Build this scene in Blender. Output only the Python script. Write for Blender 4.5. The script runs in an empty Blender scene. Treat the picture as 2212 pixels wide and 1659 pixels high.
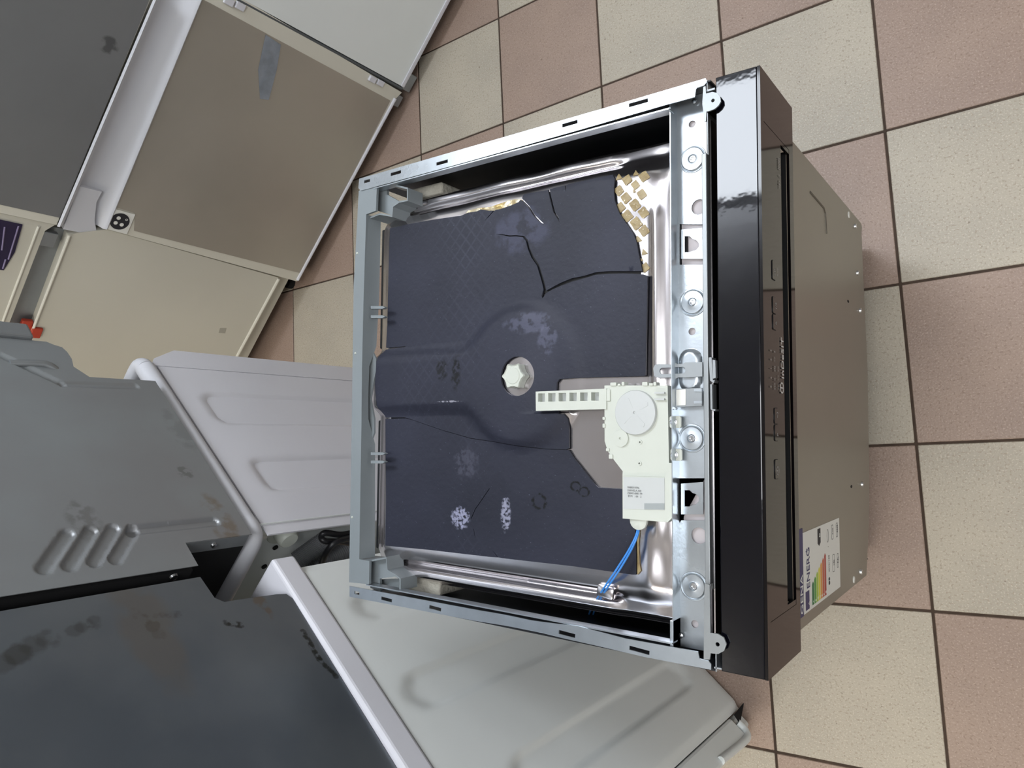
import bpy, bmesh, math, random
import numpy as np
from mathutils import Vector, Matrix, noise
from mathutils.geometry import tessellate_polygon
random.seed(7)
SC = bpy.context.scene; COL = SC.collection
# ------------------------------------------------------------------ camera
HC = 1.5235; FPX = 1560.0; CX, CY = 1106.0, 829.5
MR = Matrix(((0.80949163, -0.03036478, -0.5863457), (0.00810884, -0.99798833, 0.06287713), (-0.58707542, -0.05565309, -0.80761698)))
MR = Matrix([[MR[0][0], MR[0][1], -MR[0][2]], [MR[1][0], MR[1][1], -MR[1][2]], [MR[2][0], MR[2][1], -MR[2][2]]])
# the photograph's axes in the room: columns = image right, image down, view direction
RX = Vector((0.80949163, 0.00810884, -0.58707542)); RY = Vector((-0.03036478, -0.99798833, -0.05565309)); RZ = Vector((-0.5863457, 0.06287713, -0.80761698))
RZn = RZ.normalized(); RXn = (RX - RZn * RX.dot(RZn)).normalized(); RYn = RZn.cross(RXn)
cd = bpy.data.cameras.new('camera'); cam = bpy.data.objects.new('camera', cd); COL.objects.link(cam)
cam.matrix_world = Matrix(((RXn.x, -RYn.x, -RZn.x, 0), (RXn.y, -RYn.y, -RZn.y, 0), (RXn.z, -RYn.z, -RZn.z, HC), (0, 0, 0, 1)))
cd.sensor_width = 36; cd.sensor_fit = 'HORIZONTAL'; cd.lens = FPX / 2212 * 36; cd.clip_start = .02
SC.camera = cam
# ------------------------------------------------------------------ world, lights, exposure
w = bpy.data.worlds.new('world'); SC.world = w; w.use_nodes = True
w.node_tree.nodes['Background'].inputs[0].default_value = (.8, .85, 1, 1); w.node_tree.nodes['Background'].inputs[1].default_value = .3
SC.view_settings.view_transform = 'Standard'; SC.view_settings.look = 'None'; SC.view_settings.gamma = 1
SC.view_settings.use_curve_mapping = False; SC.view_settings.exposure = 0.0
ZCEIL = 3.0
LAMPS = [((-1.27, 1.10, 2.75), 1.1, .45, 22), ((-1.75, -1.25, 2.75), 1.35, .45, 9), ((-.75, -2.1, 2.75), 2.0, .6, 13), ((-1.6, 2.2, 2.75), 1.5, .5, 5), ((.35, -.05, 2.75), 1.35, .45, 13)]  # the last three lamps are added fill for the floor and white machines
UPW = 20.0  # strength of the upward light added at each lamp to brighten the ceiling
FRONT_FILL = 1.6   # strength of the fill light added at an unseen front window
TINT = [(.86, .92, 1.0), (1.0, .95, .86), (1.0, .93, .82), (.95, .96, 1.0), (.96, .98, 1.0)]
for i, (lc, sx, sy, rad) in enumerate(LAMPS):
    ld = bpy.data.lights.new('ceiling_light_glow', 'AREA'); ld.shape = 'RECTANGLE'; ld.size = sx; ld.size_y = sy
    ld.energy = rad * math.pi * sx * sy; ld.color = TINT[i]
    lo = bpy.data.objects.new('ceiling_light_glow', ld); lo.location = lc; COL.objects.link(lo)
    l2 = ld.copy(); l2.energy = UPW; lu2 = bpy.data.objects.new('ceiling_light_glow', l2); lu2.location = (lc[0], lc[1], lc[2] + .05); lu2.rotation_euler = (math.pi, 0, 0); COL.objects.link(lu2)

wl = bpy.data.lights.new('front_fill_light', 'AREA'); wl.shape = 'RECTANGLE'; wl.size = 3.2; wl.size_y = 1.4; wl.energy = FRONT_FILL * math.pi * 3.2 * 1.4; wl.color = (.93, .95, 1.0)  # added fill for the upright faces turned towards the front wall
wo = bpy.data.objects.new('front_fill_light', wl); COL.objects.link(wo); wo.location = (2.93, .3, 1.75); wo.rotation_euler = (math.radians(90), 0, math.radians(90))

# ------------------------------------------------------------------ geometry helpers
def ray(px, py): return RX * (px - CX) + RY * (py - CY) + RZ * FPX
def P(px, py, z):
    r = ray(px, py); t = (z - HC) / r.z; return Vector((r.x * t, r.y * t, z))
class Fr:
    def __init__(s, O, U, V): s.O = Vector(O); s.U = Vector(U).normalized(); s.V = Vector(V).normalized(); s.N = s.U.cross(s.V)
    def pt(s, u, v, h=0.0): return s.O + s.U * u + s.V * v + s.N * h
    def uv(s, px, py, h=0.0):
        r = ray(px, py); c = Vector((0, 0, HC)); O = s.O + s.N * h
        t = (O - c).dot(s.N) / r.dot(s.N); p = c + r * t - s.O
        return (p.dot(s.U), p.dot(s.V))
HOR = Fr((0, 0, 0), (1, 0, 0), (0, 1, 0))
def hz(z): return Fr((0, 0, z), (1, 0, 0), (0, 1, 0))
def empty(name, loc, label, cat, group=None):
    o = bpy.data.objects.new(name, None); COL.objects.link(o); o.location = loc; o.empty_display_size = .1
    o['label'] = label; o['category'] = cat
    if group: o['group'] = group
    return o
def wloc(o):
    l = Vector(o.location)
    return l if o.parent is None else l + wloc(o.parent)
def link(name, me, mat, parent=None, kind=None, label=None):
    o = bpy.data.objects.new(name, me); COL.objects.link(o)
    if mat is not None:
        me.materials.clear(); me.materials.append(mat)
    if parent is not None:
        o.parent = parent; o.location = -wloc(parent)
    if kind: o['kind'] = kind
    if label: o['label'] = label
    return o
def sharp(bm, ang=32):
    a = math.radians(ang)
    for f in bm.faces: f.smooth = ang > 0
    for e in bm.edges:
        if len(e.link_faces) == 2: e.smooth = e.calc_face_angle(0) < a
        else: e.smooth = False
def fin(name, bm, mat, parent=None, kind=None, label=None, ang=32):
    bm.normal_update(); sharp(bm, ang)
    me = bpy.data.meshes.new(name); bm.to_mesh(me); bm.free()
    return link(name, me, mat, parent, kind, label)
def panel_bm(bm, loops, fr, thick, cell=0, hfn=None, h0=0.0, cellv=None, dense=()):
    """flat outline (with holes) in a plane, cut on a grid, lifted by hfn, with a back and side walls"""
    vs = [[Vector((u, v, 0)) for u, v in l] for l in loops]
    tris = tessellate_polygon(vs); flat = [v for l in vs for v in l]
    b = bmesh.new(); bv = [b.verts.new(v) for v in flat]
    for t in tris:
        a, c, d = (flat[i] for i in t)
        if abs((c - a).cross(d - a).z) < 1e-12: continue
        try: f = b.faces.new([bv[i] for i in t])
        except ValueError: continue
    bmesh.ops.remove_doubles(b, verts=b.verts, dist=1e-6)
    b.normal_update()
    for f in b.faces:
        if f.normal.z < 0: f.normal_flip()
    if cell:
        us = [v.x for v in flat]; wsv = [v.y for v in flat]; cv = cellv or cell
        for k in range(1, int((max(us) - min(us)) / cell) + 1):
            bmesh.ops.bisect_plane(b, geom=b.verts[:] + b.edges[:] + b.faces[:], dist=1e-6, plane_co=(min(us) + k * cell, 0, 0), plane_no=(1, 0, 0))
        for k in range(1, int((max(wsv) - min(wsv)) / cv) + 1):
            bmesh.ops.bisect_plane(b, geom=b.verts[:] + b.edges[:] + b.faces[:], dist=1e-6, plane_co=(0, min(wsv) + k * cv, 0), plane_no=(0, 1, 0))
    for (d0, d1, e0, e1, dc) in dense:
        for ax, q0, q1 in ((0, d0, d1), (1, e0, e1)):
            for k in range(int((q1 - q0) / dc) + 1):
                co = [0, 0, 0]; co[ax] = q0 + k * dc; no = [0, 0, 0]; no[ax] = 1
                bmesh.ops.bisect_plane(b, geom=b.verts[:] + b.edges[:] + b.faces[:], dist=1e-6, plane_co=co, plane_no=no)
    b.verts.ensure_lookup_table(); b.verts.index_update()
    top = []; bot = []
    for v in b.verts:
        h = h0 + (hfn(v.co.x, v.co.y) if hfn else 0)
        top.append(bm.verts.new(fr.pt(v.co.x, v.co.y, h))); bot.append(bm.verts.new(fr.pt(v.co.x, v.co.y, h - thick)))
    for f in b.faces:
        ix = [v.index for v in f.verts]
        bm.faces.new([top[i] for i in ix]); bm.faces.new([bot[i] for i in reversed(ix)])
    for e in b.edges:
        if len(e.link_faces) == 1:
            l = e.link_loops[0]; i, j = l.vert.index, l.link_loop_next.vert.index
            bm.faces.new([top[j], top[i], bot[i], bot[j]])
    b.free()
def panel(name, loops, fr, thick, mat, parent=None, cell=0, hfn=None, h0=0.0, cellv=None, kind=None, label=None, ang=32, dense=()):
    if not isinstance(loops[0][0], (tuple, list)): loops = [loops]
    bm = bmesh.new(); panel_bm(bm, loops, fr, thick, cell, hfn, h0, cellv, dense)
    return fin(name, bm, mat, parent, kind, label, ang)
def pxl(pts, fr, h=0.0): return [fr.uv(x, y, h) for x, y in pts]
def plate(name, pts, z, thick, mat, parent, holes=(), **k):
    fr = hz(z); return panel(name, [pxl(pts, fr)] + [list(h) for h in holes], fr, thick, mat, parent, **k)
def circ(c, r, n=20, ry=None): return [(c[0] + r * math.cos(2 * math.pi * i / n), c[1] + (ry or r) * math.sin(2 * math.pi * i / n)) for i in range(n)]
def box_bm(bm, fr, u0, u1, v0, v1, h0, h1, bev=0, seg=2):
    vs = [bm.verts.new(fr.pt(u, v, h)) for h in (h0, h1) for u, v in ((u0, v0), (u1, v0), (u1, v1), (u0, v1))]
    fs = [bm.faces.new([vs[i] for i in q]) for q in ((3, 2, 1, 0), (4, 5, 6, 7), (0, 1, 5, 4), (1, 2, 6, 5), (2, 3, 7, 6), (3, 0, 4, 7))]
    if bev:
        es = list({e for f in fs for e in f.edges}); bmesh.ops.bevel(bm, geom=es, offset=bev, segments=seg, affect='EDGES', profile=.5)
def box(name, fr, u, v, h, mat, parent=None, bev=0, seg=2, **k):
    bm = bmesh.new(); box_bm(bm, fr, min(u), max(u), min(v), max(v), min(h), max(h), bev, seg); return fin(name, bm, mat, parent, ang=0, **k)
def tube_bm(bm, pts, r, n=10):
    pts = [Vector(p) for p in pts]; rings = []
    up = Vector((0, 0, 1)); T0 = (pts[1] - pts[0]).normalized()
    A = T0.cross(up); A = A.normalized() if A.length > .1 else Vector((1, 0, 0))
    for i, p in enumerate(pts):
        T = (pts[min(i + 1, len(pts) - 1)] - pts[max(i - 1, 0)]).normalized()
        A = (A - T * A.dot(T)).normalized(); B = T.cross(A); rr = r(i) if callable(r) else r
        rings.append([bm.verts.new(p + (A * math.cos(2 * math.pi * k / n) + B * math.sin(2 * math.pi * k / n)) * rr) for k in range(n)])
    for a, b in zip(rings, rings[1:]):
        for k in range(n): bm.faces.new([a[k], a[(k + 1) % n], b[(k + 1) % n], b[k]])
    bm.faces.new(rings[0][::-1]); bm.faces.new(rings[-1])
def spline(pts, n=8):
    pts = [Vector(p) for p in pts]; out = []
    for i in range(len(pts) - 1):
        p0, p1, p2, p3 = pts[max(i - 1, 0)], pts[i], pts[i + 1], pts[min(i + 2, len(pts) - 1)]
        for k in range(n):
            t = k / n; out.append(.5 * ((2 * p1) + (p2 - p0) * t + (2 * p0 - 5 * p1 + 4 * p2 - p3) * t * t + (3 * p1 - p0 - 3 * p2 + p3) * t ** 3))
    return out + [pts[-1]]
def tube(name, pts, r, mat, parent, n=10, sm=8, **k):
    bm = bmesh.new(); tube_bm(bm, spline(pts, sm) if sm else pts, r, n); return fin(name, bm, mat, parent, ang=60, **k)
def lathe(name, c, prof, mat, parent, axis=None, n=28, mod=None, **k):
    """prof: (radius, height) pairs about axis through c"""
    ax = Vector(axis or (0, 0, 1)).normalized(); A = ax.orthogonal().normalized(); B = ax.cross(A); bm = bmesh.new(); rings = []
    if abs(ax.z) > .9: A = Vector((1, 0, 0)); B = Vector((0, 1, 0))
    for (r, h) in prof:
        rings.append([bm.verts.new(Vector(c) + ax * h + (A * math.cos(2 * math.pi * i / n) + B * math.sin(2 * math.pi * i / n)) * max(r, 1e-5) * (mod(2 * math.pi * i / n, r, h) if mod else 1)) for i in range(n)])
    for a, b in zip(rings, rings[1:]):
        for i in range(n): bm.faces.new([a[i], a[(i + 1) % n], b[(i + 1) % n], b[i]])
    bm.faces.new(rings[0][::-1]); bm.faces.new(rings[-1])
    return fin(name, bm, mat, parent, ang=40, **k)
def wallstrip(name, pts, ztop, h, t, mat, parent, **k):
    bm = bmesh.new(); Q = [P(x, y, ztop) for x, y in pts]
    nrm = []
    for i in range(len(Q)):
        a, b = Q[max(i - 1, 0)], Q[min(i + 1, len(Q) - 1)]; d = (b - a); nrm.append(Vector((-d.y, d.x, 0)).normalized() * t / 2)
    rows = [[bm.verts.new(q + s * m + Vector((0, 0, dz))) for q, m in zip(Q, nrm)] for s, dz in ((1, 0), (1, -h), (-1, -h), (-1, 0))]
    for a in range(4):
        b = (a + 1) % 4
        for i in range(len(Q) - 1): bm.faces.new([rows[a][i], rows[a][i + 1], rows[b][i + 1], rows[b][i]])
    bm.faces.new([rows[a][0] for a in (3, 2, 1, 0)]); bm.faces.new([rows[a][-1] for a in range(4)])
    bmesh.ops.recalc_face_normals(bm, faces=bm.faces[:])
    return fin(name, bm, mat, parent, **k)
def sstep(a, b, x):
    t = max(0., min(1., (x - a) / (b - a))); return t * t * (3 - 2 * t)
def sdpoly(pts, x, y):
    d = 1e9; ins = False; n = len(pts)
    for i in range(n):
        x1, y1 = pts[i]; x2, y2 = pts[(i + 1) % n]
        ex, ey = x2 - x1, y2 - y1; wx, wy = x - x1, y - y1
        t = max(0, min(1, (wx * ex + wy * ey) / (ex * ex + ey * ey + 1e-12)))
        d = min(d, math.hypot(wx - ex * t, wy - ey * t))
        if (y1 > y) != (y2 > y) and x < (x2 - x1) * (y - y1) / (y2 - y1) + x1: ins = not ins
    return d if ins else -d
def sdcap(a, b, x, y):
    ex, ey = b[0] - a[0], b[1] - a[1]; wx, wy = x - a[0], y - a[1]
    t = max(0, min(1, (wx * ex + wy * ey) / (ex * ex + ey * ey + 1e-12))); return math.hypot(wx - ex * t, wy - ey * t)
def text(name, s, fr, u, v, size, h, mat, parent, sx=1.0, rot=0.0, align='LEFT', th=.0003, **k):
    c = bpy.data.curves.new('t', 'FONT'); c.body = s; c.size = size; c.extrude = th; c.align_x = align; c.align_y = 'BOTTOM_BASELINE'; c.resolution_u = 3
    o = bpy.data.objects.new('t', c); COL.objects.link(o)
    dg = bpy.context.evaluated_depsgraph_get(); me = bpy.data.meshes.new_from_object(o.evaluated_get(dg)); bpy.data.objects.remove(o)
    cr, sr = math.cos(rot), math.sin(rot)
    for vt in me.vertices:
        x, y, z = vt.co; x *= sx; vt.co = fr.pt(u + x * cr - y * sr, v + x * sr + y * cr, h + z)
    me.name = name; return link(name, me, mat, parent, **k)

# ------------------------------------------------------------------ materials
def lin(c):
    c = [x / 255 for x in c]; return tuple((x / 12.92 if x <= .04045 else ((x + .055) / 1.055) ** 2.4) for x in c) + (1,)
def mat(name, col, rough=.5, metal=0., noise_s=0, noise_a=.1, bump=0, bump_s=200, spec=.5, coat=0, rvar=0, spots=(), col2=None, trans=0, ior=1.45, stretch=(1, 1, 1), speck=None, sss=0, rnd=False, extra=None):
    m = bpy.data.materials.new(name); m.use_nodes = True; nt = m.node_tree; N = nt.nodes; L = nt.links; b = N['Principled BSDF']
    b.inputs['Roughness'].default_value = rough; b.inputs['Metallic'].default_value = metal; b.inputs['Specular IOR Level'].default_value = spec
    b.inputs['Coat Weight'].default_value = coat; b.inputs['Transmission Weight'].default_value = trans; b.inputs['IOR'].default_value = ior
    if sss: b.inputs['Subsurface Weight'].default_value = sss; b.inputs['Subsurface Radius'].default_value = (.01, .01, .01)
    C = lin(col); b.inputs['Base Color'].default_value = C
    tc = N.new('ShaderNodeTexCoord'); vec = tc.outputs['Object']
    if rnd:
        oi = N.new('ShaderNodeObjectInfo'); va = N.new('ShaderNodeVectorMath'); va.operation = 'MULTIPLY_ADD'
        cx = N.new('ShaderNodeCombineXYZ'); L.new(oi.outputs['Random'], cx.inputs[0]); L.new(oi.outputs['Random'], cx.inputs[1])
        L.new(cx.outputs[0], va.inputs[0]); va.inputs[1].default_value = (37, 53, 0); L.new(vec, va.inputs[2]); vec = va.outputs[0]
    def noi(scale, detail=4, st=None, dist=0):
        n = N.new('ShaderNodeTexNoise'); n.inputs['Scale'].default_value = scale; n.inputs['Detail'].default_value = detail; n.inputs['Distortion'].default_value = dist
        if st and st != (1, 1, 1):
            mp = N.new('ShaderNodeMapping'); mp.inputs['Scale'].default_value = st; L.new(vec, mp.inputs[0]); L.new(mp.outputs[0], n.inputs[0])
        else: L.new(vec, n.inputs[0])
        return n.outputs[0]
    def mr(x, a, c, d=0., e=1., smooth=False):
        n = N.new('ShaderNodeMapRange'); n.inputs[1].default_value = a; n.inputs[2].default_value = c; n.inputs[3].default_value = d; n.inputs[4].default_value = e
        if smooth: n.interpolation_type = 'SMOOTHSTEP'
        L.new(x, n.inputs[0]); return n.outputs[0]
    def mth(op, x, y):
        n = N.new('ShaderNodeMath'); n.operation = op
        for i, q in enumerate((x, y)):
            if isinstance(q, (int, float)): n.inputs[i].default_value = q
            else: L.new(q, n.inputs[i])
        return n.outputs[0]
    def mix(f, a, c):
        n = N.new('ShaderNodeMix'); n.data_type = 'RGBA'
        for i, q in ((0, f), (6, a), (7, c)):
            if isinstance(q, (tuple, float, int)): n.inputs[i].default_value = q
            else: L.new(q, n.inputs[i])
        return n.outputs[2]
    cur = C
    if noise_s:
        c2 = lin(col2) if col2 else tuple(x * (1 - noise_a) for x in C[:3]) + (1,)
        cur = mix(mr(noi(noise_s, 5, stretch), .35, .65), C, c2)
    if speck:
        for (s, col_s, th) in speck: cur = mix(mr(noi(s, 2), th, th + .06), cur, lin(col_s))
    for sp in spots:
        c0, r0, cs, amt, ns = sp[:5]; ring = len(sp) > 5 and sp[5]
        s = N.new('ShaderNodeVectorMath'); s.operation = 'SUBTRACT'; L.new(vec, s.inputs[0]); s.inputs[1].default_value = c0
        d = N.new('ShaderNodeVectorMath'); d.operation = 'DIVIDE'; L.new(s.outputs[0], d.inputs[0]); d.inputs[1].default_value = r0
        l = N.new('ShaderNodeVectorMath'); l.operation = 'LENGTH'; L.new(d.outputs[0], l.inputs[0]); f = l.outputs['Value']
        if ring: f = mr(mth('ABSOLUTE', mth('SUBTRACT', f, .72), 0), .28, 0.)
        else: f = mr(f, 1., .3, smooth=True)
        f = mr(mth('MULTIPLY', f, mr(noi(ns, 8), .35, .7)), .12, .45); cur = mix(mth('MULTIPLY', f, amt), cur, lin(cs))
    if extra: cur = extra(locals())
    if not isinstance(cur, tuple): L.new(cur, b.inputs['Base Color'])
    if rvar: L.new(mr(noi(9, 6, stretch), .3, .7, rough - rvar, rough + rvar), b.inputs['Roughness'])
    if bump:
        bn = N.new('ShaderNodeBump'); bn.inputs['Strength'].default_value = 1; bn.inputs['Distance'].default_value = bump; L.new(noi(bump_s, 3, stretch), bn.inputs['Height']); L.new(bn.outputs[0], b.inputs['Normal'])
    return m
M = {}
M['tile_a'] = mat('beige stoneware', (179, 170, 154), .42, noise_s=6, col2=(168, 160, 146), bump=.0007, bump_s=260, speck=[(210, (160, 149, 132), .58), (330, (190, 182, 166), .58), (120, (134, 123, 108), .70)], rnd=True)
M['tile_b'] = mat('pinkish stoneware', (158, 137, 123), .42, noise_s=6, col2=(149, 129, 117), bump=.0007, bump_s=260, speck=[(210, (141, 120, 106), .58), (330, (171, 151, 137), .58), (120, (122, 100, 86), .72)], rnd=True)
M['grout'] = mat('dark grout', (74, 60, 50), .9, noise_s=30, noise_a=.3)
M['wall'] = mat('painted plaster', (205, 205, 200), .8)
M['ceil'] = mat('ceiling paint', (225, 225, 225), .9)
M['galv'] = mat('galvanised steel', (190, 197, 203), .31, .85, noise_s=40, noise_a=.1, rvar=.05, bump=.00008, bump_s=300)
M['galvtrim'] = mat('matt grey steel', (150, 154, 156), .45, .7, noise_s=20, noise_a=.08)
M['stain'] = mat('stainless steel', (205, 200, 202), .2, 1, noise_s=12, noise_a=.05, bump=.0003, bump_s=10)
M['plate2'] = mat('dull steel sheet', (176, 170, 172), .5, .05)
M['dark'] = mat('black coated steel', (26, 28, 32), .45, 0, noise_s=6, noise_a=.2)
M['blackhole'] = mat('unlit black plastic', (10, 10, 12), .8)
M['plgrey'] = mat('grey green plastic', (128, 135, 138), .4, 0, noise_s=8, noise_a=.06)
M['gloss'] = mat('glossy black plastic', (6, 6, 12), .045, 0, spec=.55, bump=.00012, bump_s=40, rvar=0)
M['glossf'] = mat('glossy dark plastic front', (12, 9, 10), .06, 0, spec=.4, ior=1.45)
M['door'] = mat('brushed grey door steel', (150, 145, 134), .38, .6, noise_s=4, noise_a=.06, spots=[((-.23, .15, .5), (.05, .05, .2), (150, 140, 128), .3, 8)])
M['white'] = mat('white enamel', (208, 208, 214), .33, 0, noise_s=5, noise_a=.03, coat=.2)
M['whitew'] = mat('warm white enamel', (222, 226, 224), .35, 0, noise_s=4, noise_a=.04, coat=.2)
M['cream'] = mat('cream fridge enamel', (196, 193, 180), .45, 0, noise_s=3, noise_a=.05)
M['creamd'] = mat('cream door frame plastic', (206, 203, 190), .5)
M['decor'] = mat('grey decor steel', (178, 172, 160), .38, .5, noise_s=3, noise_a=.12, rvar=.06)
M['stripw'] = mat('pale lilac plastic', (196, 197, 202), .35)
M['plw'] = mat('milky plastic', (198, 202, 193), .4, 0, sss=.2, noise_s=9, noise_a=.04)
M['plw2'] = mat('frosted translucent plastic', (190, 193, 192), .35, 0, sss=.3)
M['blue'] = mat('blue wire jacket', (60, 130, 205), .35)
M['screw'] = mat('zinc screw', (200, 202, 205), .25, 1)
M['rub'] = mat('black rubber cable', (24, 24, 27), .4)
M['hose'] = mat('grey ribbed hose', (135, 135, 138), .5)
M['foam'] = mat('polystyrene foam', (176, 172, 160), .9, bump=.002, bump_s=200)
M['tan'] = mat('tan adhesive', (160, 143, 104), .4, 0, noise_s=90, col2=(138, 120, 82), speck=[(300, (214, 204, 180), .66)], bump=.0008, bump_s=200)
M['red'] = mat('red plastic', (170, 60, 40), .5)
M['paper'] = mat('label paper', (222, 222, 216), .5)
M['ink'] = mat('black ink', (38, 38, 44), .6); M['navy'] = mat('navy ink', (52, 48, 96), .5); M['print'] = mat('pale panel print', (150, 146, 142), .5)
M['purple'] = mat('dark violet sticker', (40, 32, 60), .4)
M['greyink'] = mat('grey stamped ink', (120, 122, 122), .6)

# ------------------------------------------------------------------ room shell
fl = box('floor', HOR, (-4, 3), (-3.6, 3.8), (-.06, -.0015), M['grout'], kind='structure')
G0 = Vector((-.54063, .86389)); GU = Vector((.301274, .0192396)); GV = Vector((.0192396, -.301274)); rotz = math.atan2(GU.y, GU.x)
tb = bmesh.new(); box_bm(tb, HOR, -.1486, .1486, -.1486, .1486, -.008, 0, .0012, 1); tb.normal_update(); tm = bpy.data.meshes.new('tile'); tb.to_mesh(tm); tb.free(); tm.materials.append(M['tile_a'])
for i in range(-9, 4):
    for j in range(-4, 9):
        c = G0 + GU * (i + .5) + GV * (j + .5)
        t = bpy.data.objects.new('tile', tm); COL.objects.link(t); t.parent = fl
        t.location = (c.x, c.y, random.uniform(-.0006, .0004)); t.rotation_euler = (random.uniform(-.0012, .0012), random.uniform(-.0012, .0012), rotz)
        t.material_slots[0].link = 'OBJECT'; t.material_slots[0].material = M['tile_a' if (i + j) % 2 == 0 else 'tile_b']
box('ceiling', HOR, (-4, 3), (-3.6, 3.8), (ZCEIL, ZCEIL + .1), M['ceil'], kind='structure')
for nm, u, v in (('wall_back', (-4.1, -4), (-3.6, 3.8)), ('wall_front', (3, 3.1), (-3.6, 3.8)), ('wall_left', (-4, 3), (-3.7, -3.6)), ('wall_right', (-4, 3), (3.8, 3.9))):
    box(nm, HOR, u, v, (0, ZCEIL), M['wall'], kind='structure')
added_win = box('added_window', HOR, (2.975, 2.99), (-1.3, 1.9), (1.05, 2.45), M['paper'], kind='structure')  # unseen window, added to go with the front fill light
bm = bmesh.new()
for a in (-1.3, -.25, .8, 1.85): box_bm(bm, HOR, 2.95, 3.0, a, a + .05, 1.0, 2.5)
for a in (1.0, 2.45): box_bm(bm, HOR, 2.95, 3.0, -1.3, 1.9, a, a + .05)
fin('frame', bm, M['white'], added_win, ang=0)
for i, (lc, sx, sy, rad) in enumerate(LAMPS):
    t = empty('ceiling_light', (lc[0], lc[1], 2.76), ['white ceiling light over the back of the open dishwasher', 'white ceiling light above the stacked grey appliances', 'wide white ceiling light added as fill past the nearest white washing machine', 'wide white ceiling light added as fill past the top rail of the open dishwasher', 'white ceiling light added as fill straight above the black control panel'][i], 'ceiling light', 'ceiling lights')
    bm = bmesh.new()
    for (a, b_) in (((-sx / 2 - .03, -sx / 2), (-sy / 2 - .03, sy / 2 + .03)), ((sx / 2, sx / 2 + .03), (-sy / 2 - .03, sy / 2 + .03)), ((-sx / 2, sx / 2), (-sy / 2 - .03, -sy / 2)), ((-sx / 2, sx / 2), (sy / 2, sy / 2 + .03))):
        box_bm(bm, HOR, lc[0] + a[0], lc[0] + a[1], lc[1] + b_[0], lc[1] + b_[1], 2.745, 2.80)
    box_bm(bm, HOR, lc[0] - sx / 2, lc[0] + sx / 2, lc[1] - sy / 2, lc[1] + sy / 2, 2.765, 2.785)
    fin('frame', bm, M['white'], t)
    for k in (-1, 1): tube('hanger', [(lc[0] + k * sx * .4, lc[1], 2.78), (lc[0] + k * sx * .4, lc[1], ZCEIL)], .004, M['white'], t, n=6, sm=0)

# ================================================================== open dishwasher
DW = empty('dishwasher', (-.5, .065, 0), 'open-topped built-in dishwasher with cracked black sheet and glossy black control panel', 'dishwasher')
X0, X1, Y0, Y1 = -.789, -.262, -.2355, .3625; ZT = .788
# side walls, base
box('side_panel', HOR, (X0, X1), (Y1 - .0015, Y1), (.03, .8175), M['dark'], DW)
box('side_panel', HOR, (X0, X1), (Y0, Y0 + .0015), (.03, .8175), M['dark'], DW)
box('base_tray', HOR, (X0 + .005, X1 - .02), (Y0 + .004, Y1 - .004), (.03, .11), M['dark'], DW, .004)
for fx in (X0 + .05, X1 - .06):
    for fy in (Y0 + .05, Y1 - .05): lathe('foot', (fx, fy, 0), [(.017, 0), (.018, .006), (.012, .01), (.007, .012), (.007, .04)], M['blackhole'], DW, n=16)
# top rails
def slot(px, py, l, wd, ang): return lambda fr: [(fr.uv(px, py)[0] + a * math.cos(ang) - b_ * math.sin(ang), fr.uv(px, py)[1] + a * math.sin(ang) + b_ * math.cos(ang)) for a, b_ in ((-l, -wd), (l, -wd), (l, wd), (-l, wd))]
fz = hz(.82)
upo = [(776, 386), (1040, 310), (1300, 235), (1524, 169), (1527, 176), (1521, 184), (1506, 189), (1503, 193), (1501, 209), (1440, 226), (1250, 281), (1000, 352), (779, 412), (774, 406)]
panel('top_rail', [pxl(upo, fz)] + [slot(x, y, l, .0022, .0)(fz) for x, y, l in ((793, 391, .006), (855, 374, .010), (955, 351, .010), (1231, 267, .0105), (1379, 222, .0115))], fz, .0015, M['galv'], DW, cell=.02)
loo = [(755, 1266), (1080, 1327), (1147, 1340), (1248, 1352), (1350, 1379), (1508, 1408), (1511, 1423), (1531, 1428), (1536, 1435), (1536, 1447), (1391, 1419), (1175, 1368), (1025, 1341), (755, 1289)]
def lowslots(x, y, l, a): return slot(x, y, l, .0022, a)(fz)
panel('top_rail', [pxl(loo, fz)] + [lowslots(x, y, l, a) for x, y, l, a in ((771, 1281, .005, -.03), (835, 1295, .010, -.04), (940, 1314, .010, -.05), (1226, 1369, .0105, -.06), (1381, 1405, .0115, -.06))], fz, .0015, M['galv'], DW, cell=.02, hfn=lambda u, v: -.002 * math.exp(-((u + .52) / .03) ** 2) + .0015 * math.exp(-((u + .44) / .03) ** 2))
for yy, s in ((Y1, -1), (Y0, 1)):   # rolled inner lips of the rails
    box('rail_lip', HOR, (X0 + .03, X1 - .045), sorted((yy + s * .0185, yy + s * .0200)), (.806, .8195), M['galv'], DW)
# back beam of grey plastic
fb = hz(.8185)
panel('back_beam', pxl([(775, 412), (814, 402), (812, 455), (791, 463), (785, 661), (782, 797), (781, 900), (776, 1208), (798, 1212), (797, 1262), (754, 1258), (760, 900), (764, 616)], fb), fb, .004, M['plgrey'], DW, cell=.03)
wpts = [(790, 463), (785, 661), (782, 797), (781, 900), (776, 1208)]
bm = bmesh.new()
QT = [P(x, y, .8185) for x, y in ((790, 463), (786, 640), (783, 745), (783, 790), (781, 850), (781, 905), (780, 960), (776, 1208))]
depth = [.026, .026, .024, .012, .012, .012, .024, .026]
inw = [.004, .004, .003, .001, .001, .001, .003, .004]
ra = [bm.verts.new(q) for q in QT]; rb = [bm.verts.new(q + Vector((i_, 0, -d_))) for q, d_, i_ in zip(QT, depth, inw)]
rc = [bm.verts.new(q + Vector((i_ - .002, 0, -d_))) for q, d_, i_ in zip(QT, depth, inw)]; rd = [bm.verts.new(q + Vector((-.002, 0, -.002))) for q in QT]
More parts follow.
